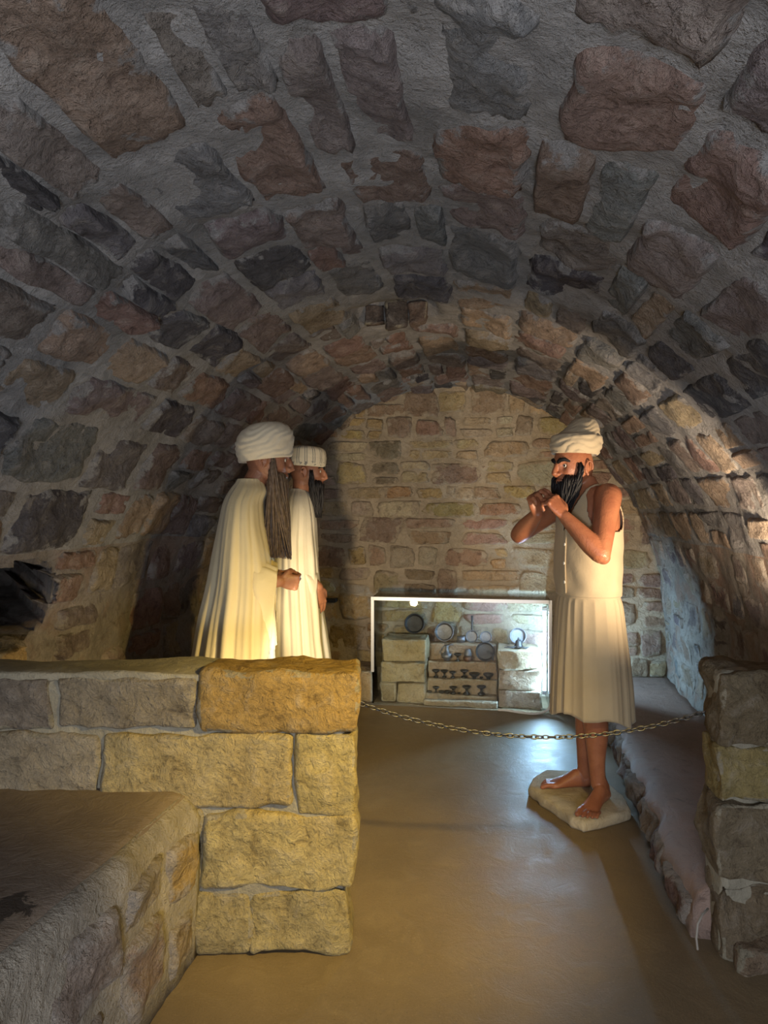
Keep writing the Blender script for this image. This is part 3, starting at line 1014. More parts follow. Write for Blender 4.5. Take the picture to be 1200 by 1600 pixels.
for k in range(400):
    seg_ = cur[k + 1] - cur[k]
    acc += seg_.length
    if acc >= nxt:
        q = seg_.to_track_quat('X', 'Z')
        from mathutils import Quaternion
        q = q @ Quaternion((1, 0, 0), (pi / 4 if li % 2 else -pi / 4) + .2 * sin(li * 1.7))
        o = bpy.data.objects.new('link', lme); COL.objects.link(o); o.parent = chain
        o.rotation_mode = 'QUATERNION'; o.rotation_quaternion = q; o.location = cur[k] - A_
        nxt += .0205; li += 1
for pt, sg in ((A_, -1), (B_, 1)):
    m = MB(); m.tube([pt + Vector((sg * .045, 0, 0)), pt + Vector((sg * .01, 0, 0))], .004, 8)
    m.obj('anchor_pin', M['chain'], chain)

# cable stub by the ledge
m = MB(); m.tube([P(1090, 1483, 2.25), P(1088, 1466, 2.255), P(1090, 1444, 2.26), P(1098, 1428, 2.28), P(1106, 1420, 2.33)], .0038, 8)
tag(m.obj('cable_stub', simple('grey_cable', (.30, .27, .23), .6)), 'short pale cable end poking out of the ledge by the dark pier', 'cable')
# black bracket on the back wall
u, hh = C(515, 939, 5.5)
m = MB(); vbox(m, u - .05, u + .045, 5.50, 5.605, hh - .013, hh + .014)
tag(m.obj('wall_bracket', M['black'], smooth=False), 'flat black metal bracket sticking out of the back wall beside the striped turban figure', 'bracket')
# ------------------------------------------------------------------ figures
def skin_mat(name, a, b, rough=.38):
    t = NT(name)
    big = t.noise(9, 4, .6); fine = t.noise(70, 5, .65, dist=1.2)
    c = t.mix(t.mapr(big, .35, .65, 0, 1), a, b)
    c = t.mix(t.mapr(fine, .55, .75, 0, .35), c, tuple(x * .6 for x in b))
    t.b.inputs['Subsurface Weight'].default_value = 0.0
    return t.done(c, rough, t.bump(fine, .004, .55), .5)


M['skin'] = skin_mat('painted_skin', (.42, .165, .080), (.31, .110, .055), .34)
M['skin_dark'] = skin_mat('painted_skin_deep', (.33, .145, .080), (.24, .10, .055), .42)


def cloth_mat(name, col, bump=.003, scale=38):
    t = NT(name)
    big = t.noise(4, 4, .6); wv = t.noise(900, 2, .6); cr = t.noise(scale, 4, .6, dist=.8)
    c = t.mix(t.mapr(big, .35, .65, 0, 1), col, tuple(x * .90 for x in col))
    t.b.inputs['Sheen Weight'].default_value = .15
    return t.done(c, .85, t.bump(wv, .0006, .5, t.bump(cr, bump, .5)), .2)


M['cream'] = cloth_mat('cream_cloth', (.63, .54, .355))
M['ivory'] = cloth_mat('ivory_cloth', (.62, .57, .45))
M['white'] = cloth_mat('white_cloth', (.72, .71, .69))
M['linen'] = cloth_mat('beige_linen', (.52, .415, .265), .003)
M['turban_tan'] = cloth_mat('turban_cotton', (.54, .445, .30), .004)
M['turban_cream'] = cloth_mat('turban_cream', (.72, .62, .45), .004)
M['black_hair'] = simple('black_hair', (.010, .009, .010), .55, 0, .3)
t = NT('brown_hair')
c = t.mix(t.mapr(t.noise(60, 3, .6), .35, .65, 0, 1), (.155, .105, .070), (.075, .05, .034))
M['brown_hair'] = t.done(c, .5, None, .4)
M['eye_white'] = simple('eye_white', (.7, .66, .58), .15, 0, .6)
M['iris'] = simple('iris_dark', (.02, .014, .01), .1, 0, .6)
# striped turban: pairs of thin dark lines round the cap
t = NT('striped_turban')
sx = t.node('ShaderNodeSeparateXYZ'); t.link(t.obj(), sx.inputs[0])
ang = t.math('ARCTAN2', sx.outputs['Y'], sx.outputs['X'])
ph = t.math('FRACT', t.math('MULTIPLY', ang, 15 / (2 * pi)), 0)
l1 = t.math('COMPARE', ph, .40); l2 = t.math('COMPARE', ph, .66)
for n_ in t.n:
    if n_.bl_idname == 'ShaderNodeMath' and n_.operation == 'COMPARE': n_.inputs[2].default_value = .045
up_ = t.mapr(sx.outputs['Z'], -.055, -.045, .75, 1)
ln = t.math('MULTIPLY', t.math('MAXIMUM', l1, l2), t.mapr(sx.outputs['Z'], -.048, -.040, 0, .85))
fr_n = t.math('MULTIPLY', t.math('GREATER_THAN', t.noise(70, 2, .5), .60), t.mapr(t.math('ABSOLUTE', t.math('ADD', sx.outputs['Z'], .045)), .008, .014, .8, 0))
c = t.mix(t.math('MAXIMUM', ln, fr_n), (.64, .57, .42), (.10, .115, .13))
M['striped'] = t.done(c, .85, t.bump(t.noise(60, 3, .6), .003, .5), .2)


class Frame:
    def __init__(s, c, ang, tilt=0.0):
        """ang: direction faced, measured in the floor plane; tilt: nod forwards"""
        s.c = Vector(c)
        f = Vector((cos(ang), sin(ang), 0)); u = Vector((0, 0, 1))
        s.L = Vector((-f.y, f.x, 0))
        s.F = f * cos(tilt) - u * sin(tilt); s.U = u * cos(tilt) + f * sin(tilt)

    def p(s, f=0, l=0, u=0): return s.c + s.F * f + s.L * l + s.U * u


def g3(d, f, l, u, w):
    n = sqrt(f * f + l * l + u * u)
    return exp(-((d[0] - f / n) ** 2 + (d[1] - l / n) ** 2 + (d[2] - u / n) ** 2) / (w * w))


def head(mb, H, k=1.0):
    """skull, face, nose, ears; H.c is the middle of the head at eye level"""
    def fn(d):
        r = 1.0
        al = (d[0], abs(d[1]), d[2])
        r -= .135 * g3(al, .86, .40, -.04, .17)          # eye sockets
        r += .060 * g3(al, .90, .30, .17, .17)           # brow
        r += .030 * g3(al, .93, .0, .10, .12)
        r += .050 * g3(al, .70, .58, -.28, .22)          # cheekbones
        r -= .050 * g3(al, .60, .60, -.58, .22)          # hollow cheeks
        r += .070 * g3(al, .72, .0, -.68, .26)           # chin
        r += .035 * g3(al, .86, .0, -.42, .16)           # mouth
        r -= .10 * smoothstep(.25, .95, -d[2]) * (1 if d[0] < .2 else .35)
        return r
    mb.ellipsoid(H.c, [H.F * .102 * k, H.L * .079 * k, H.U * .122 * k], 56, 40, fn)
    # nose
    mb.tube([H.p(.092 * k, 0, .016 * k), H.p(.104 * k, 0, -.004 * k), H.p(.114 * k, 0, -.024 * k), H.p(.120 * k, 0, -.038 * k), H.p(.104 * k, 0, -.048 * k)],
            [.008 * k, .0105 * k, .012 * k, .0135 * k, .012 * k], 12)
    for s_ in (-1, 1):
        mb.ellipsoid(H.p(.103 * k, .0125 * s_ * k, -.044 * k), [H.F * .013 * k, H.L * .009 * k, H.U * .009 * k], 10, 8)
        # eyelids
        pts = [H.p(.078 * k - abs(a) * .010 * k, s_ * (.031 + a * .014) * k, (.006 + .005 * cos(a * 1.5)) * k) for a in (-1, -.5, 0, .5, 1)]
        mb.tube(pts, .0052 * k, 8)
        pts = [H.p(.079 * k - abs(a) * .010 * k, s_ * (.031 + a * .013) * k, (-.012 - .002 * cos(a * 1.5)) * k) for a in (-1, -.5, 0, .5, 1)]
        mb.tube(pts, .0048 * k, 8)
        # ear: disc, rim and lobe
        e = H.p(-.008 * k, s_ * .079 * k, -.014 * k)
        o_ = (H.L * s_ * .9 - H.F * .45).normalized()
        bk = (-H.F * .9 - H.L * s_ * -.35).normalized()
        mb.ellipsoid(e + o_ * .004, [H.U * .026 * k, bk * .014 * k, o_ * .006 * k], 12, 8)
        rim = []
        for a in np.linspace(-2.3, 1.9, 12):
            rim.append(e + o_ * (.011 + .003 * cos(a)) * k + (H.U * cos(a) * .030 + bk * (-sin(a)) * -.017 + bk * .004) * k)
        mb.tube(rim, .0052 * k, 8)
        mb.ellipsoid(e + o_ * .008 * k - H.U * .031 * k, [H.U * .010 * k, bk * .007 * k, o_ * .006 * k], 10, 6)
        mb.ellipsoid(e + o_ * .010 * k - bk * .011 * k - H.U * .004 * k, [H.U * .007 * k, bk * .005 * k, o_ * .005 * k], 8, 6)
    # lips
    mb.tube([H.p(.090 * k, -.022 * k, -.074 * k), H.p(.100 * k, 0, -.071 * k), H.p(.090 * k, .022 * k, -.074 * k)], .006 * k, 8)
    mb.tube([H.p(.088 * k, -.020 * k, -.083 * k), H.p(.099 * k, 0, -.084 * k), H.p(.088 * k, .020 * k, -.083 * k)], .006 * k, 8)


def eyes(H, parent, k=1.0, look=(1, 0, 0)):
    for s_ in (-1, 1):
        c = H.p(.0745 * k, s_ * .031 * k, -.003 * k)
        m = MB(); m.ellipsoid(c, [H.F * .0128 * k, H.L * .0135 * k, H.U * .0118 * k], 16, 10)
        e = m.obj('eye', M['eye_white'], parent)
        g = (H.F * look[0] + H.L * look[1] + H.U * look[2]).normalized()
        m = MB(); m.ellipsoid(c + g * .0105 * k, [g * .0035 * k, H.L * .0062 * k, H.U * .0062 * k], 12, 8)
        i = m.obj('iris', M['iris'], None)
        i.parent = e; i.location = i.location - Vector(e.location) - Vector(parent.location)


def brows(H, parent, mat, k=1.0, r=.0065, rise=.0):
    for s_ in (-1, 1):
        m = MB()
        m.tube([H.p(.101 * k, s_ * .011 * k, (.014) * k), H.p(.100 * k, s_ * .026 * k, (.024 + rise) * k), H.p(.088 * k, s_ * .043 * k, (.026 + rise) * k), H.p(.072 * k, s_ * .056 * k, .016 * k)],
               [r * .9 * k, r * 1.15 * k, r * k, r * .5 * k], 8)
        m.obj('eyebrow', mat, parent)


def hand(mb, W, D, N, T, curl=(.5, .7, .5), thumb=(.5, .5), k=1.0, spread=.05, lens=(.070, .080, .075, .058)):
    """W wrist, D towards the knuckles, N out of the palm, T towards the thumb. curl in radians per joint"""
    W, D = Vector(W), Vector(D).normalized()
    N = Vector(N); N = (N - D * N.dot(D)).normalized()
    T = Vector(T); T = (T - D * T.dot(D) - N * T.dot(N)).normalized()
    # palm: flat loft
    rings = []
    for (x, w, th) in ((-.012, .024, .020), (.010, .029, .0185), (.035, .037, .0175), (.060, .041, .016), (.083, .041, .0135), (.094, .036, .010)):
        rings.append([W + D * x * k + (T * cos(a) * w + N * sin(a) * th) * k for a in np.linspace(0, 2 * pi, 16, endpoint=False)])
    mb.grid(rings)
    mb.ellipsoid(W + D * .030 * k + T * .020 * k + N * .012 * k, [D * .032 * k, T * .018 * k, N * .014 * k], 12, 8)   # ball of the thumb
    for i in range(4):
        off = (.031 - .0205 * i)
        root = W + D * (.086 - .004 * abs(i - 1.2)) * k + T * off * k
        d = (D + T * spread * (1.5 - i)).normalized()
        pts, rad = [root - d * .018 * k, root], [.0105 * k, .0105 * k]
        seg = [lens[i] * x * k for x in (.46, .30, .24)]
        cur, dr = root, d
        for j in range(3):
            a = curl[j] * (1 + .08 * (i - 1.5))
            ax = dr.cross(N) if abs(dr.dot(N)) < .98 else T
            ax = T.cross(Vector((0, 0, 0))) if False else ax
            # rotate in the plane of d and N
            q = Matrix.Rotation(a, 3, (T * -1) if (D.cross(N)).dot(T) < 0 else T)
            dr2 = q @ dr
            if j == 0 and (dr2.dot(N) < dr.dot(N)):
                q = Matrix.Rotation(-a, 3, (T * -1) if (D.cross(N)).dot(T) < 0 else T)
                dr2 = q @ dr
                sg = -1
            elif j == 0:
                sg = 1
            else:
                dr2 = Matrix.Rotation(sg * a, 3, (T * -1) if (D.cross(N)).dot(T) < 0 else T) @ dr
            dr = dr2
            cur = cur + dr * seg[j]
            pts.append(cur); rad.append([.0095, .0088, .0075][j] * k)
        mb.tube(pts, rad, 10)
        mb.ellipsoid(root - N * .004 * k, [D * .012 * k, T * .0105 * k, N * .011 * k], 10, 8)      # knuckle
    r0 = W + D * .018 * k + T * .026 * k
    d1 = (D * .55 + T * .75 + N * .25).normalized()
    d2 = (D * (1 - .3 * thumb[0]) + T * (.35 - .5 * thumb[0]) + N * (.2 + .5 * thumb[0])).normalized()
    d3 = (D * (1 - .5 * thumb[1]) + T * (.1 - .6 * thumb[1]) + N * (.2 + .5 * thumb[1])).normalized()
    p1 = r0 + d1 * .030 * k; p2 = p1 + d2 * .034 * k; p3 = p2 + d3 * .026 * k
    mb.tube([r0, p1, p2, p3], [.015 * k, .0125 * k, .0105 * k, .0085 * k], 10)


def foot(mb, heel, toe, ankle, side, k=1.0):
    """side: +1 when the big toe lies to the left of the heel-toe direction"""
    heel, toe, ankle = Vector(heel), Vector(toe), Vector(ankle)
    z0 = heel.z
    D = Vector((toe.x - heel.x, toe.y - heel.y, 0)); L = D.length; D.normalize()
    T = Vector((-D.y, D.x, 0)) * side; U = Vector((0, 0, 1))
    rings = []
    for (x, w, hgt, sh) in ((-.02, .012, .03, 0), (0.0, .026, .052, 0), (.08, .032, .072, 0), (.2, .034, .094, 0), (.32, .033, .092, .002), (.45, .036, .070, .004), (.6, .042, .052, .005), (.72, .046, .038, .005), (.80, .044, .026, .004), (.84, .036, .016, .004)):
        c = heel + D * x * L + T * sh
        r = []
        for a in np.linspace(0, 2 * pi, 20, endpoint=False):
            zz = sin(a)
            r.append(c + T * cos(a) * w * k + U * (hgt * .42 + zz * hgt * (.58 if zz > 0 else .42)))
        rings.append(r)
    mb.grid(rings)
    tl = [(.033, .235, .0130), (.0105, .215, .0088), (-.0085, .195, .0084), (-.0265, .165, .0080), (-.0425, .125, .0080)]
    for (o_, ln_, r_) in tl:
        p0 = heel + D * L * .74 + T * o_ + U * (r_ + .006)
        p1 = heel + D * L * (.78 + ln_ * .55) + T * o_ * 1.08 + U * (r_ + .008)
        p2 = heel + D * L * (.78 + ln_) + T * o_ * 1.08 + U * (r_ - .001)
        mb.tube([p0, p1, p2], [r_ * 1.05, r_, r_ * .95], 10)


def limb(mb, pts, rad, seg=40, n=8):
    sm = catmull([tuple(p) for p in pts], n)
    ti = np.linspace(0, len(pts) - 1, len(sm))
    rr = catmull([(i, r) for i, r in enumerate(rad)], n)[:, 1]
    mb.tube([tuple(p) for p in sm], list(rr), seg)


def loft(B, rows, seg=40, cap=True, fn=None):
    """rows: (z, forward shift, half depth, half width, left shift) about B.c in B's frame; fn(theta, z) scales"""
    rings = []
    for (z, sf, d, w, sl) in rows:
        r = []
        for a in np.linspace(0, 2 * pi, seg, endpoint=False):
            k = fn(a, z) if fn else 1.0
            ca, sa = cos(a), sin(a)
            r.append(Vector((B.c.x, B.c.y, 0)) + B.F * (sf + ca * d * k) + B.L * (sl + sa * w * k) + Vector((0, 0, z)))
        rings.append(r)
    return rings


def rows_interp(rows, n):
    """smooth a coarse row table to n rows"""
    a = np.array(rows, float)
    sm = catmull(a.tolist(), 12)
    idx = np.linspace(0, len(sm) - 1, n)
    return [tuple(np.array([np.interp(i, np.arange(len(sm)), sm[:, c]) for c in range(a.shape[1])])) for i in idx]


def finish_body(mb, name, mat, parent, voxel, it=6):
    o = mb.obj(name, mat, parent, origin=parent.location)
    r = o.modifiers.new('remesh', 'REMESH'); r.mode = 'VOXEL'; r.voxel_size = voxel; r.use_smooth_shade = True
    s = o.modifiers.new('smooth', 'SMOOTH'); s.factor = .5; s.iterations = it
    return o


def cloth_obj(name, rings, mat, parent, keep=None, thick=.004, closed=True, smooth_it=0):
    n = len(rings[0]); vs = [p for r in rings for p in r]; fs = []
    for i in range(len(rings) - 1):
        for j in range(n if closed else n - 1):
            k = (j + 1) % n
            if keep and not keep(i, j): continue
            fs.append((i * n + j, i * n + k, (i + 1) * n + k, (i + 1) * n + j))
    o = mesh_obj(name, vs, fs, mat, parent)
    if smooth_it:
        s = o.modifiers.new('smooth', 'SMOOTH'); s.factor = .5; s.iterations = smooth_it
    s = o.modifiers.new('thickness', 'SOLIDIFY'); s.thickness = thick; s.offset = 0
    return o


def turban(name, H, rows, mat, parent, folds=.035, nw=5.5, skew=.6, k=1.0, seed=0, seg=88, n=46, sharp=True, cross=2.0, lean=0.0):
    T_ = Frame(H.c, 0); T_.F = H.F * cos(lean) + H.U * sin(lean); T_.U = H.U * cos(lean) - H.F * sin(lean); T_.L = H.L; H = T_
    """rows: (height over the head centre, forward shift, half depth, half width, left shift)"""
    rings = []
    rr = rows_interp(rows, n)
    zs = [r[0] for r in rr]; z0, z1 = min(zs), max(zs)
    for q, (z, sf, d, w, sl) in enumerate(rr):
        r = []
        v = (z - z0) / (z1 - z0)
        for a in np.linspace(0, 2 * pi, seg, endpoint=False):
            ph = nw * v + skew * sin(a * 1.0 + seed) + .25 * sin(a * cross + 1.3 * seed) + 1.1 * mnoise.noise(Vector((cos(a) * 1.3, sin(a) * 1.3, v * 2.6 + seed)))
            fr = ph % 1.0
            wv = (fr ** .6) * (1 - smoothstep(.82, 1, fr)) if sharp else .5 + .5 * sin(2 * pi * ph)
            kk = 1 + folds * (wv - .5) * (1 - smoothstep(.86, 1.0, q / n) * .6)
            kk += .012 * mnoise.noise(Vector((cos(a) * 3, sin(a) * 3, v * 6 + seed)))
            r.append(H.p(sf + cos(a) * d * kk, sl + sin(a) * w * kk, z))
        rings.append(r)
    m = MB(); m.grid(rings)
    o = m.obj(name, mat, parent)
    s = o.modifiers.new('smooth', 'SMOOTH'); s.factor = .4; s.iterations = 1
    return o


def beard(name, H, mat, parent, tip, width, n=260, length_var=.25, seed=1, k=1.0, r0=.0048, front=.02, flare=.0, sideburn=True, core=True, root_f=1.0, fwidth=.024, top=-.36):
    """locks rooted on cheeks, lip and chin, running down to the tip (f, l, u of the head frame)"""
    rnd = random.Random(seed)
    m = MB()
    tipv = Vector(tip)
    if core:
        a = [(.056, 0, -.098), (.062 + .3 * (tipv.x - .062), 0, -.13), (.06 + .75 * (tipv.x - .06), 0, -.13 + .55 * (tipv.z + .13)), (tipv.x, 0, tipv.z * .80)]
        limb(m, [H.p(*(x * k for x in q)) for q in a], [.040 * k, .042 * k, .034 * k, .012], 14)
    for i in range(n):
        th = rnd.uniform(-1.35, 1.35)
        u = rnd.uniform(-.92, top)
        if abs(th) < .42 and u > -.50: u = rnd.uniform(-.58, -.49)          # moustache line
        if sideburn and abs(th) > 1.0 and rnd.random() < .8: u = rnd.uniform(-.75, .10); th = math.copysign(rnd.uniform(1.18, 1.36), th)
        c_ = sqrt(max(0, 1 - u * u))
        d = Vector((cos(th) * c_, sin(th) * c_, u))
        root = H.p(d.x * .097 * k * root_f, d.y * .077 * k, d.z * .118 * k)
        out = (H.F * d.x + H.L * d.y).normalized()
        fl = rnd.uniform(-1, 1)
        tl = tipv.z * (1.02 - rnd.random() ** 2.2 * length_var * 1.3)
        ff = (tl - d.z * .118) / (tipv.z - d.z * .118 + 1e-6)
        end = H.p((d.x * .05 * (1 - ff) + tipv.x * ff + rnd.uniform(-.5, .5) * fwidth) * k, (d.y * .04 * (1 - ff) + tipv.y + math.copysign(abs(fl) ** 1.1, d.y) * width * .5 * (.55 + .45 * ff)) * k, tl * k)
        p1 = root + out * front * rnd.uniform(.5, 1.2) - H.U * .028
        p2 = p1.lerp(end, .5) + out * rnd.uniform(-.004, .012) * (1 - flare)
        sm = catmull([tuple(root), tuple(p1), tuple(p2), tuple(end)], 4)
        w = rnd.uniform(.7, 1.35) * r0
        wav = rnd.uniform(0, 6)
        pts = [Vector(q) + H.L * .003 * sin(j * .9 + wav) for j, q in enumerate(sm)]
        rad = [w * (.8 + .5 * sin(pi * j / (len(pts) - 1))) * (1 - .55 * (j / (len(pts) - 1)) ** 3) for j in range(len(pts))]
        m.tube(pts, rad, 5, ends=False)
    return m.obj(name, mat, parent)


# ================================================================== barefoot figure with clasped hands
ANG_T, ANG_H = pi + radians(22), pi + radians(26)
man = empty('person', (.99, 3.46, .055))
tag(man, 'barefoot black-bearded figure in sleeveless beige tunic, clasped hands raised to the mouth', 'person')
B = Frame((.995, 3.455, 0), ANG_T)
H = Frame(P(896, 727, 3.42), ANG_H, .02)
sk = MB()
torso = [(.86, .0, .11, .155, 0), (.95, .0, .118, .160, 0), (1.05, .0, .112, .148, 0), (1.20, .0, .118, .155, 0), (1.34, .0, .125, .168, 0), (1.44, .0, .118, .175, 0),
         (1.50, .005, .100, .165, 0), (1.545, .012, .080, .125, 0), (1.585, .022, .062, .075, 0), (1.625, .035, .055, .058, 0)]
TOR = rows_interp(torso, 40)
sk.grid(loft(B, TOR, 36))
sk.tube([B.p(.025, 0, 1.54), B.p(.045, 0, 1.61), H.p(-.022, 0, -.06), H.p(-.012, 0, -.02)], [.060, .056, .058, .06], 18)
head(sk, H)
# arms
LS, LE, LW = P(950, 777, 3.29), P(938, 866, 3.13), P(881, 806, 3.215)
RS, RE, RW = P(897, 776, 3.62), P(811, 836, 3.50), P(840, 803, 3.345)
limb(sk, [B.p(-.01, .12, 1.50), LS, LS.lerp(LE, .5), LE], [.060, .062, .052, .044])
limb(sk, [LE, LE.lerp(LW, .30), LE.lerp(LW, .7), LW], [.043, .046, .037, .028])
sk.ellipsoid(LE + Vector((.012, -.004, -.012)), [(.032, 0, 0), (0, .032, 0), (0, 0, .034)], 12, 8)
limb(sk, [B.p(-.01, -.12, 1.50), RS, RS.lerp(RE, .5), RE], [.060, .060, .050, .043])
limb(sk, [RE, RE.lerp(RW, .30), RE.lerp(RW, .7), RW], [.043, .047, .038, .029])
# hands: fingers of the far hand folded over the near one
hand(sk, LW, P(856, 772, 3.235) - LW, (-.62, .74, .10), (.55, .35, .75), (.95, 1.05, .6), (.25, .1), 1.08)
hand(sk, RW, (-.22, -.32, .92), (.50, -.85, .0), (.75, .2, .60), (1.05, 1.05, .6), (.6, .5), 1.12)
# legs and feet
LK, RK = P(926, 1105, 3.39), P(914, 1105, 3.55)
LA, RA = P(935, 1226, 3.43), P(914, 1210, 3.60)
limb(sk, [B.p(0, .085, .92), B.p(.01, .088, .75), LK, LK.lerp(LA, .28) + Vector((.012, .01, 0)), LK.lerp(LA, .7), LA], [.085, .082, .056, .058, .040, .036])
limb(sk, [B.p(0, -.085, .92), B.p(.01, -.085, .75), RK, RK.lerp(RA, .28) + Vector((.012, .01, 0)), RK.lerp(RA, .7), RA], [.085, .082, .056, .057, .040, .035])
zf = .052
fh, ft = P(947, 1250, 3.46), P(914, 1276, 3.235)
fh.z = ft.z = zf
foot(sk, fh, ft, LA, -1)
sk.tube([LA + Vector((0, 0, .03)), LA.lerp(fh, .5) + Vector((0, 0, .02)), fh + (ft - fh) * .14 + Vector((0, 0, .04))], [.036, .036, .034], 14)
rh, rtoe = P(921, 1232, 3.60), P(846, 1234, 3.60)
rh.z = rtoe.z = zf
foot(sk, rh, rtoe, RA, 1)
sk.tube([RA + Vector((0, 0, .03)), RA.lerp(rh, .5) + Vector((0, 0, .02)), rh + (rtoe - rh) * .14 + Vector((0, 0, .04))], [.035, .035, .033], 14)
finish_body(sk, 'body', M['skin'], man, .0036, 4)
eyes(H, man, 1.0, (1, .35, -.1))
brows(H, man, M['black_hair'], 1.0, .0098)
beard('beard', H, M['black_hair'], man, (.075, 0, -.225), .085, 520, .40, 5, 1.0, .0034, .018, fwidth=.05)

# tunic top: torso loft let out a little, with neckline and armholes
NS = 144
vr = rows_interp([(z, sf, d + .016 + (.012 if z < 1.3 else 0), w + .012 + (.010 if z < 1.3 else 0), sl) for (z, sf, d, w, sl) in torso if z > .98], 92)
rings = loft(B, vr, NS, fn=lambda a, z: 1 + (.014 * sin(3 * a + 9 * z) + .055 * mnoise.noise(Vector((cos(a) * 2.2, sin(a) * 2.2, z * 11 + a * .8)))) * smoothstep(1.44, 1.2, z) * smoothstep(1.06, 1.09, z) + .006 * sin(7 * a - 20 * z))


def keep_vest(i, j):
    z = vr[i][0]; a = 2 * pi * (j + .5) / NS
    l = sin(a); f = cos(a)
    lw = abs(l) * vr[i][3]
    if z > 1.50 and lw > .112: return False
    if z > 1.36 and ((z - 1.50) / .135) ** 2 + ((1 - abs(l)) / .36) ** 2 < 1 and lw > .095: return False
    if f > 0 and z > 1.36 and abs(l) * vr[i][3] < .085 * smoothstep(1.34, 1.60, z) + .004: return False
    if z > 1.588: return False
    return True


cloth_obj('tunic_top', rings, M['linen'], man, keep_vest, .005, smooth_it=5)
# gathered skirt
sr = rows_interp([(1.062, 0, .128, .160, 0), (1.04, 0, .134, .168, 0), (.98, -.003, .145, .178, 0), (.80, -.008, .160, .195, 0), (.62, -.014, .172, .208, 0), (.475, -.018, .180, .215, 0)], 46)
NK = 240


def pleat(a, z):
    g = smoothstep(1.06, .60, z)
    ph = 7.0 * a + 1.5 * sin(2 * a + .4) + .8 * sin(3.0 * a + 1.0)
    x = 1 - abs(sin(ph)) ** .75
    y = 1 - abs(sin(12 * a + 1.1 * sin(3 * a) + .5)) ** .8
    f = .11 * g * (x - .36) * (.75 + .25 * sin(3 * a)) + (.030 + .020 * g) * (y - .36) * (1 - .5 * g)
    return 1 + f * smoothstep(1.062, 1.02, z)


rings = []
for (z, sf, d, w, sl) in sr:
    r = []
    for a in np.linspace(0, 2 * pi, NK, endpoint=False):
        k_ = pleat(a, z)
        hem = (.018 * sin(2 * a + .3) + .012 * sin(5 * a + 1)) * smoothstep(.75, .475, z)
        r.append(Vector((B.c.x, B.c.y, 0)) + B.F * (sf + cos(a) * d * k_) + B.L * (sl + sin(a) * w * k_) + Vector((0, 0, z + hem)))
    rings.append(r)
cloth_obj('skirt', rings, M['linen'], man, None, .004)
# waistband seam
wb = rows_interp([(1.075, 0, .131, .163, 0), (1.066, 0, .1345, .166, 0), (1.052, 0, .1345, .167, 0), (1.042, 0, .131, .165, 0)], 6)
cloth_obj('waistband', loft(B, wb, 72), M['linen'], man, None, .004)
# front placket with buttons
m = MB()
pts = [B.p(vr_[2] + vr_[1] + .003, .012, vr_[0]) for vr_ in vr if 1.07 < vr_[0] < 1.37]
for a_, b_ in zip(pts[:-1], pts[1:]): pass
m.tube(pts, .010, 8, squash=(B.F, .3))
m.obj('placket', M['linen'], man)
for z in (1.12, 1.21, 1.30):
    q = min(vr, key=lambda r: abs(r[0] - z))
    m = MB(); m.grid(lathe_rings([(0, 0), (.007, 0), (.008, .003), (.005, .005), (0, .005)], B.p(q[2] + q[1] + .004, .012, z), B.F, 14))
    m.obj('button', M['eye_white'], man)
turban('turban', H, [(.062, -.010, .096, .084, 0), (.051, -.008, .110, .098, 0), (.070, -.008, .120, .109, 0), (.100, -.010, .127, .117, 0), (.135, -.016, .122, .113, 0), (.152, -.028, .098, .094, .0), (.176, -.044, .082, .082, .0), (.206, -.056, .062, .066, .0), (.228, -.062, .038, .044, .0), (.235, -.064, .010, .012, .0)],
       M['turban_tan'], man, .085, 6.5, .75, 1.0, 2.0, lean=.06)


# ================================================================== two robed figures
def fold_fn(seed, n1, amp, z_top, z_bot, sharp=1.5):
    rnd = random.Random(seed)
    ps = [(rnd.uniform(.8, 1.2) * n1 * f, rnd.uniform(0, 6.28), w) for f, w in ((1, 1), (1.7, .55), (.55, .7))]
    ps = [(round(f), p, w) for f, p, w in ps]

    def fn(a, z):
        g = smoothstep(z_top, z_bot, z)
        x = 0
        for f, p, w in ps:
            x += w * (abs(sin(.5 * f * a + p + .35 * sin(2 * a + p) + z * .5)) ** .8 - .6)
        return 1 + (amp * .40 + amp * g) * x
    return fn


# ---- nearer figure, long brown beard
ANG1 = radians(9)
m1 = empty('person', (-.67, 3.38, 0))
tag(m1, 'figure in long cream robe and plain cream turban with a very long brown beard', 'person')
B1 = Frame((-.655, 3.36, 0), ANG1)
H1 = Frame(P(419, 716, 3.38), radians(6), .10)
sk = MB()
sk.grid(loft(B1, rows_interp([(.05, 0, .10, .14, 0), (.5, 0, .11, .16, 0), (.95, 0, .115, .16, 0), (1.2, -.02, .09, .135, 0), (1.42, -.025, .07, .145, 0), (1.5, -.01, .06, .12, 0), (1.56, .01, .05, .07, 0)], 24), 28))
sk.tube([B1.p(.02, 0, 1.5), B1.p(.035, 0, 1.58), H1.p(-.03, 0, -.07), H1.p(-.015, 0, -.02)], [.06, .055, .056, .06], 18)
head(sk, H1)
RS1, RE1, RW1 = B1.p(.0, -.145, 1.42), B1.p(-.02, -.185, 1.16), P(437, 908, 3.20)
LS1, LE1, LW1 = B1.p(.0, .145, 1.42), B1.p(-.02, .185, 1.16), P(438, 900, 3.36)
for (a, b, c_) in ((RS1, RE1, RW1), (LS1, LE1, LW1)):
    limb(sk, [B1.p(-.03, 0, 1.44), a - B1.F * .01, a.lerp(b, .5), b], [.05, .046, .044, .042]); limb(sk, [b, b.lerp(c_, .35), c_], [.042, .044, .028])
hand(sk, RW1, (.88, .30, -.12), (-.25, .92, .20), (.0, .15, 1), (1.15, 1.25, .8), (.9, .9), .95)
hand(sk, LW1, (.92, -.42, .22), (.05, -.55, -.75), (.0, -.5, .85), (1.0, 1.2, .8), (.8, .8), .95)
finish_body(sk, 'body', M['skin_dark'], m1, .0052, 3)
eyes(H1, m1)
brows(H1, m1, M['black_hair'], 1.0, .0065, .004)
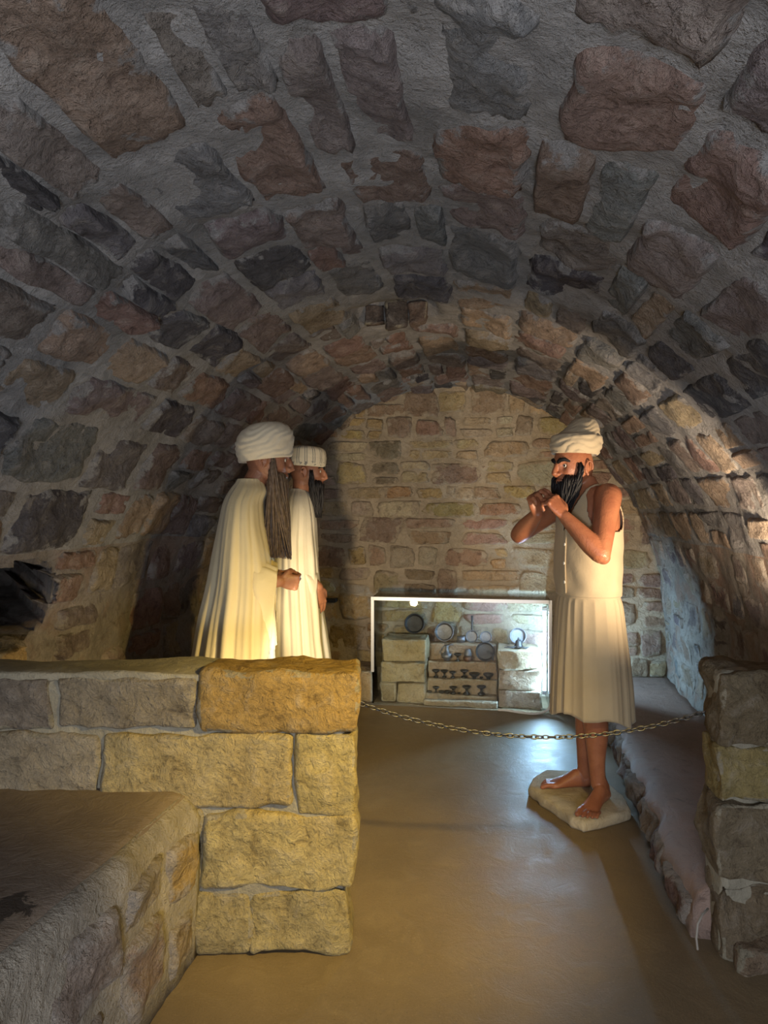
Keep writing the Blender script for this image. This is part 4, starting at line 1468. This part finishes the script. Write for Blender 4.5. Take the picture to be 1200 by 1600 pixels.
beard('beard', H1, M['brown_hair'], m1, (.090, -.02, -.455), .140, 900, .26, 9, 1.0, .0040, .012, fwidth=.135, top=-.52)

R1 = [(1.610, .022, .056, .062, 0), (1.590, .020, .066, .080, 0), (1.555, .014, .086, .130, 0), (1.50, -.008, .092, .180, 0), (1.41, -.014, .106, .220, 0), (1.28, -.014, .130, .245, 0), (1.12, -.020, .150, .262, 0),
      (.95, -.036, .172, .280, 0), (.80, -.046, .188, .285, 0), (.66, -.056, .205, .290, 0), (.40, -.070, .230, .30, 0), (.03, -.085, .262, .31, 0)]
r1 = rows_interp(R1, 90)
f1 = fold_fn(3, 15, .075, 1.55, .7)
NR = 132
# deep slanting drapery folds on top of the ripple
def arm_bulge(a, z, side, zt, zb):
    a = (a + pi) % (2 * pi) - pi
    return exp(-((a - side * .95) / .50) ** 2) * smoothstep(zt, zt - .22, z) * smoothstep(zb - .22, zb, z)


fdrape = lambda a, z: f1(a, z) + .10 * arm_bulge(a, z, -1, 1.40, .92) + .10 * arm_bulge(a, z, 1, 1.40, .92) + .034 * sin(6 * a + 5.5 * z) * smoothstep(1.52, 1.2, z) * smoothstep(.2, .8, z)
rings = loft(B1, r1, NR, fn=fdrape)


def keep1(i, j):
    z = r1[i][0]; a = 2 * pi * (j + .5) / NR
    a = a if a < pi else a - 2 * pi
    return not (z < 1.0 and abs(a) < radians(78) * smoothstep(1.02, .62, z))


cloth_obj('robe', rings, M['cream'], m1, keep1, .005)
ri = [(z, sf + .004, d - .012, w - .05, 0) for (z, sf, d, w, sl) in R1 if z < 1.3]
f1i = fold_fn(8, 14, .04, 1.2, .4)
cloth_obj('under_robe', loft(B1, rows_interp(ri, 50), 110, fn=f1i), M['white'], m1, None, .004)


def sleeve(name, B, sh, el, wr, mat, parent, hang, side, top=.065, seed=0, elx=.0):
    """wide sleeve: narrow at the shoulder, its mouth hanging down from the wrist"""
    path = catmull([tuple(sh), tuple(sh.lerp(el, .55)), tuple(el), tuple(el.lerp(wr, .5)), tuple(wr)], 10)
    n = len(path); rings = []
    for i, p in enumerate(path):
        v = i / (n - 1)
        p = Vector(p)
        t_ = Vector(path[min(i + 1, n - 1)]) - Vector(path[max(i - 1, 0)]); t_.normalize()
        up = Vector((0, 0, 1))
        rad = (top + .020 * sin(pi * v) - .015 * v) * (.55 + .45 * smoothstep(0, .3, v))
        hg = hang * smoothstep(0, .9, v)
        fw = Vector((t_.x, t_.y, 0)); fw = fw.normalized() if fw.length > .05 else B.F
        # the ring turns from lying (shoulder) to standing (mouth)
        k_ = 1.0
        e2 = (B.F * (1 - k_) + up * k_).normalized()
        e1 = B.L * side
        r = []
        for a in np.linspace(0, 2 * pi, 48, endpoint=False):
            ca, sa = cos(a), sin(a)
            f_ = 1 + .16 * (abs(sin(3.5 * a + seed + v * 2.2)) ** .7 - .6) * smoothstep(.05, .6, v) + .05 * sin(9 * a + 8 * v + seed)
            q = p + e1 * ca * rad * f_ + e2 * sa * rad * f_
            if sa < 0: q = q - up * (-sa) * hg + e1 * ca * .012 * (-sa) - fw * (-sa) * hg * .12
            r.append(q)
        rings.append(r)
    return cloth_obj(name, rings, mat, parent, None, .004, smooth_it=2)


sleeve('sleeve', B1, RE1.lerp(RW1, .15), RE1.lerp(RW1, .5), RW1 - Vector((.012, 0, -.012)), M['cream'], m1, 0.22, -1, .060, 1)
sleeve('sleeve', B1, LE1.lerp(LW1, .15), LE1.lerp(LW1, .5), LW1 - Vector((.012, 0, -.012)), M['cream'], m1, 0.22, 1, .060, 3)
turban('turban', H1, [(.010, -.012, .100, .088, 0), (-.008, -.014, .120, .106, 0), (.02, -.012, .132, .120, 0), (.065, -.008, .138, .128, 0), (.105, -.002, .134, .125, 0), (.140, .004, .110, .108, 0), (.163, .006, .072, .075, 0), (.172, .006, .020, .02, 0)],
       M['turban_cream'], m1, .070, 5.0, 1.3, 1.0, 4.2, lean=.22)

# ---- farther figure, striped turban
ANG2 = radians(10)
m2 = empty('person', (-.50, 4.20, 0))
tag(m2, 'figure in ivory robe with a striped turban and black beard, standing behind the long-bearded one', 'person')
B2 = Frame((-.535, 4.22, 0), ANG2)
H2 = Frame(P(480, 735, 4.2), radians(3), .06)
sk = MB()
sk.grid(loft(B2, rows_interp([(.05, 0, .10, .14, 0), (.5, 0, .11, .16, 0), (.95, 0, .115, .16, 0), (1.2, 0, .11, .155, 0), (1.40, 0, .115, .175, 0), (1.48, .01, .09, .15, 0), (1.54, .02, .06, .08, 0)], 24), 28))
sk.tube([B2.p(.02, 0, 1.48), B2.p(.045, 0, 1.56), H2.p(-.025, 0, -.07), H2.p(-.012, 0, -.02)], [.06, .055, .056, .06], 18)
head(sk, H2, .96)
RS2, RE2, RW2 = B2.p(.0, -.145, 1.39), B2.p(-.01, -.185, 1.13), P(498, 918, 4.06)
LS2, LE2, LW2 = B2.p(.0, .145, 1.39), B2.p(-.01, .185, 1.13), P(500, 925, 4.22)
for (a, b, c_) in ((RS2, RE2, RW2), (LS2, LE2, LW2)):
    limb(sk, [B2.p(0, 0, 1.42), a, a.lerp(b, .5), b], [.055, .048, .044, .042]); limb(sk, [b, b.lerp(c_, .35), c_], [.042, .044, .028])
hand(sk, RW2, (.10, .10, -.99), (-.7, .7, .0), (.75, .62, .1), (.25, .3, .2), (.3, .2), 1.02)
hand(sk, LW2, (.25, -.5, -.75), (-.6, -.5, -.2), (.6, -.6, .3), (.4, .5, .3), (.4, .3), 1.0)
finish_body(sk, 'body', M['skin_dark'], m2, .0052, 3)
eyes(H2, m2, .96)
brows(H2, m2, M['black_hair'], .96, .0075, .002)
beard('beard', H2, M['black_hair'], m2, (.082, 0, -.275), .085, 380, .35, 13, .98, .0044, .018, fwidth=.045, top=-.46)
R2 = [(1.580, .024, .056, .062, 0), (1.565, .022, .066, .080, 0), (1.53, .016, .088, .130, 0), (1.47, .012, .106, .180, 0), (1.38, .006, .124, .220, 0), (1.25, -.004, .138, .252, 0), (1.10, -.004, .145, .262, 0),
      (.92, .0, .160, .268, 0), (.75, .008, .180, .272, 0), (.55, .016, .200, .276, 0), (.30, .02, .22, .28, 0), (.03, .02, .24, .285, 0)]
r2 = rows_interp(R2, 90)
f2 = fold_fn(15, 15, .075, 1.55, .7)
rings = loft(B2, r2, NR, fn=lambda a, z: f2(a, z) + .10 * arm_bulge(a, z, -1, 1.38, .92) + .10 * arm_bulge(a, z, 1, 1.38, .92) + .030 * sin(7 * a + 5 * z + 1) * smoothstep(1.5, 1.2, z) * smoothstep(.2, .8, z))


def keep2(i, j):
    z = r2[i][0]; a = 2 * pi * (j + .5) / NR
    a = a if a < pi else a - 2 * pi
    return not (z < 1.25 and abs(a) < radians(38) * smoothstep(1.3, .9, z))


cloth_obj('robe', rings, M['ivory'], m2, keep2, .005)
ri = [(z, sf + .010, d - .008, w - .05, 0) for (z, sf, d, w, sl) in R2 if z < 1.45]
f2i = fold_fn(28, 14, .04, 1.2, .4)
cloth_obj('under_robe', loft(B2, rows_interp(ri, 50), 110, fn=f2i), M['white'], m2, None, .004)
sleeve('sleeve', B2, RE2.lerp(RW2, .15), RE2.lerp(RW2, .5), RW2 - Vector((.012, 0, -.03)), M['ivory'], m2, 0.2, -1, .060, 3)
sleeve('sleeve', B2, LE2.lerp(LW2, .15), LE2.lerp(LW2, .5), LW2 - Vector((.012, 0, -.03)), M['ivory'], m2, 0.2, 1, .060, 5)
turban('turban', H2, [(.030, -.012, .095, .085, 0), (.022, -.012, .112, .102, 0), (.045, -.012, .120, .112, 0), (.085, -.012, .120, .112, 0), (.118, -.012, .113, .106, 0), (.136, -.012, .090, .085, 0), (.143, -.012, .05, .05, 0), (.145, -.012, .01, .01, 0)],
       M['striped'], m2, .02, 2.5, .3, 1.0, 1.2)
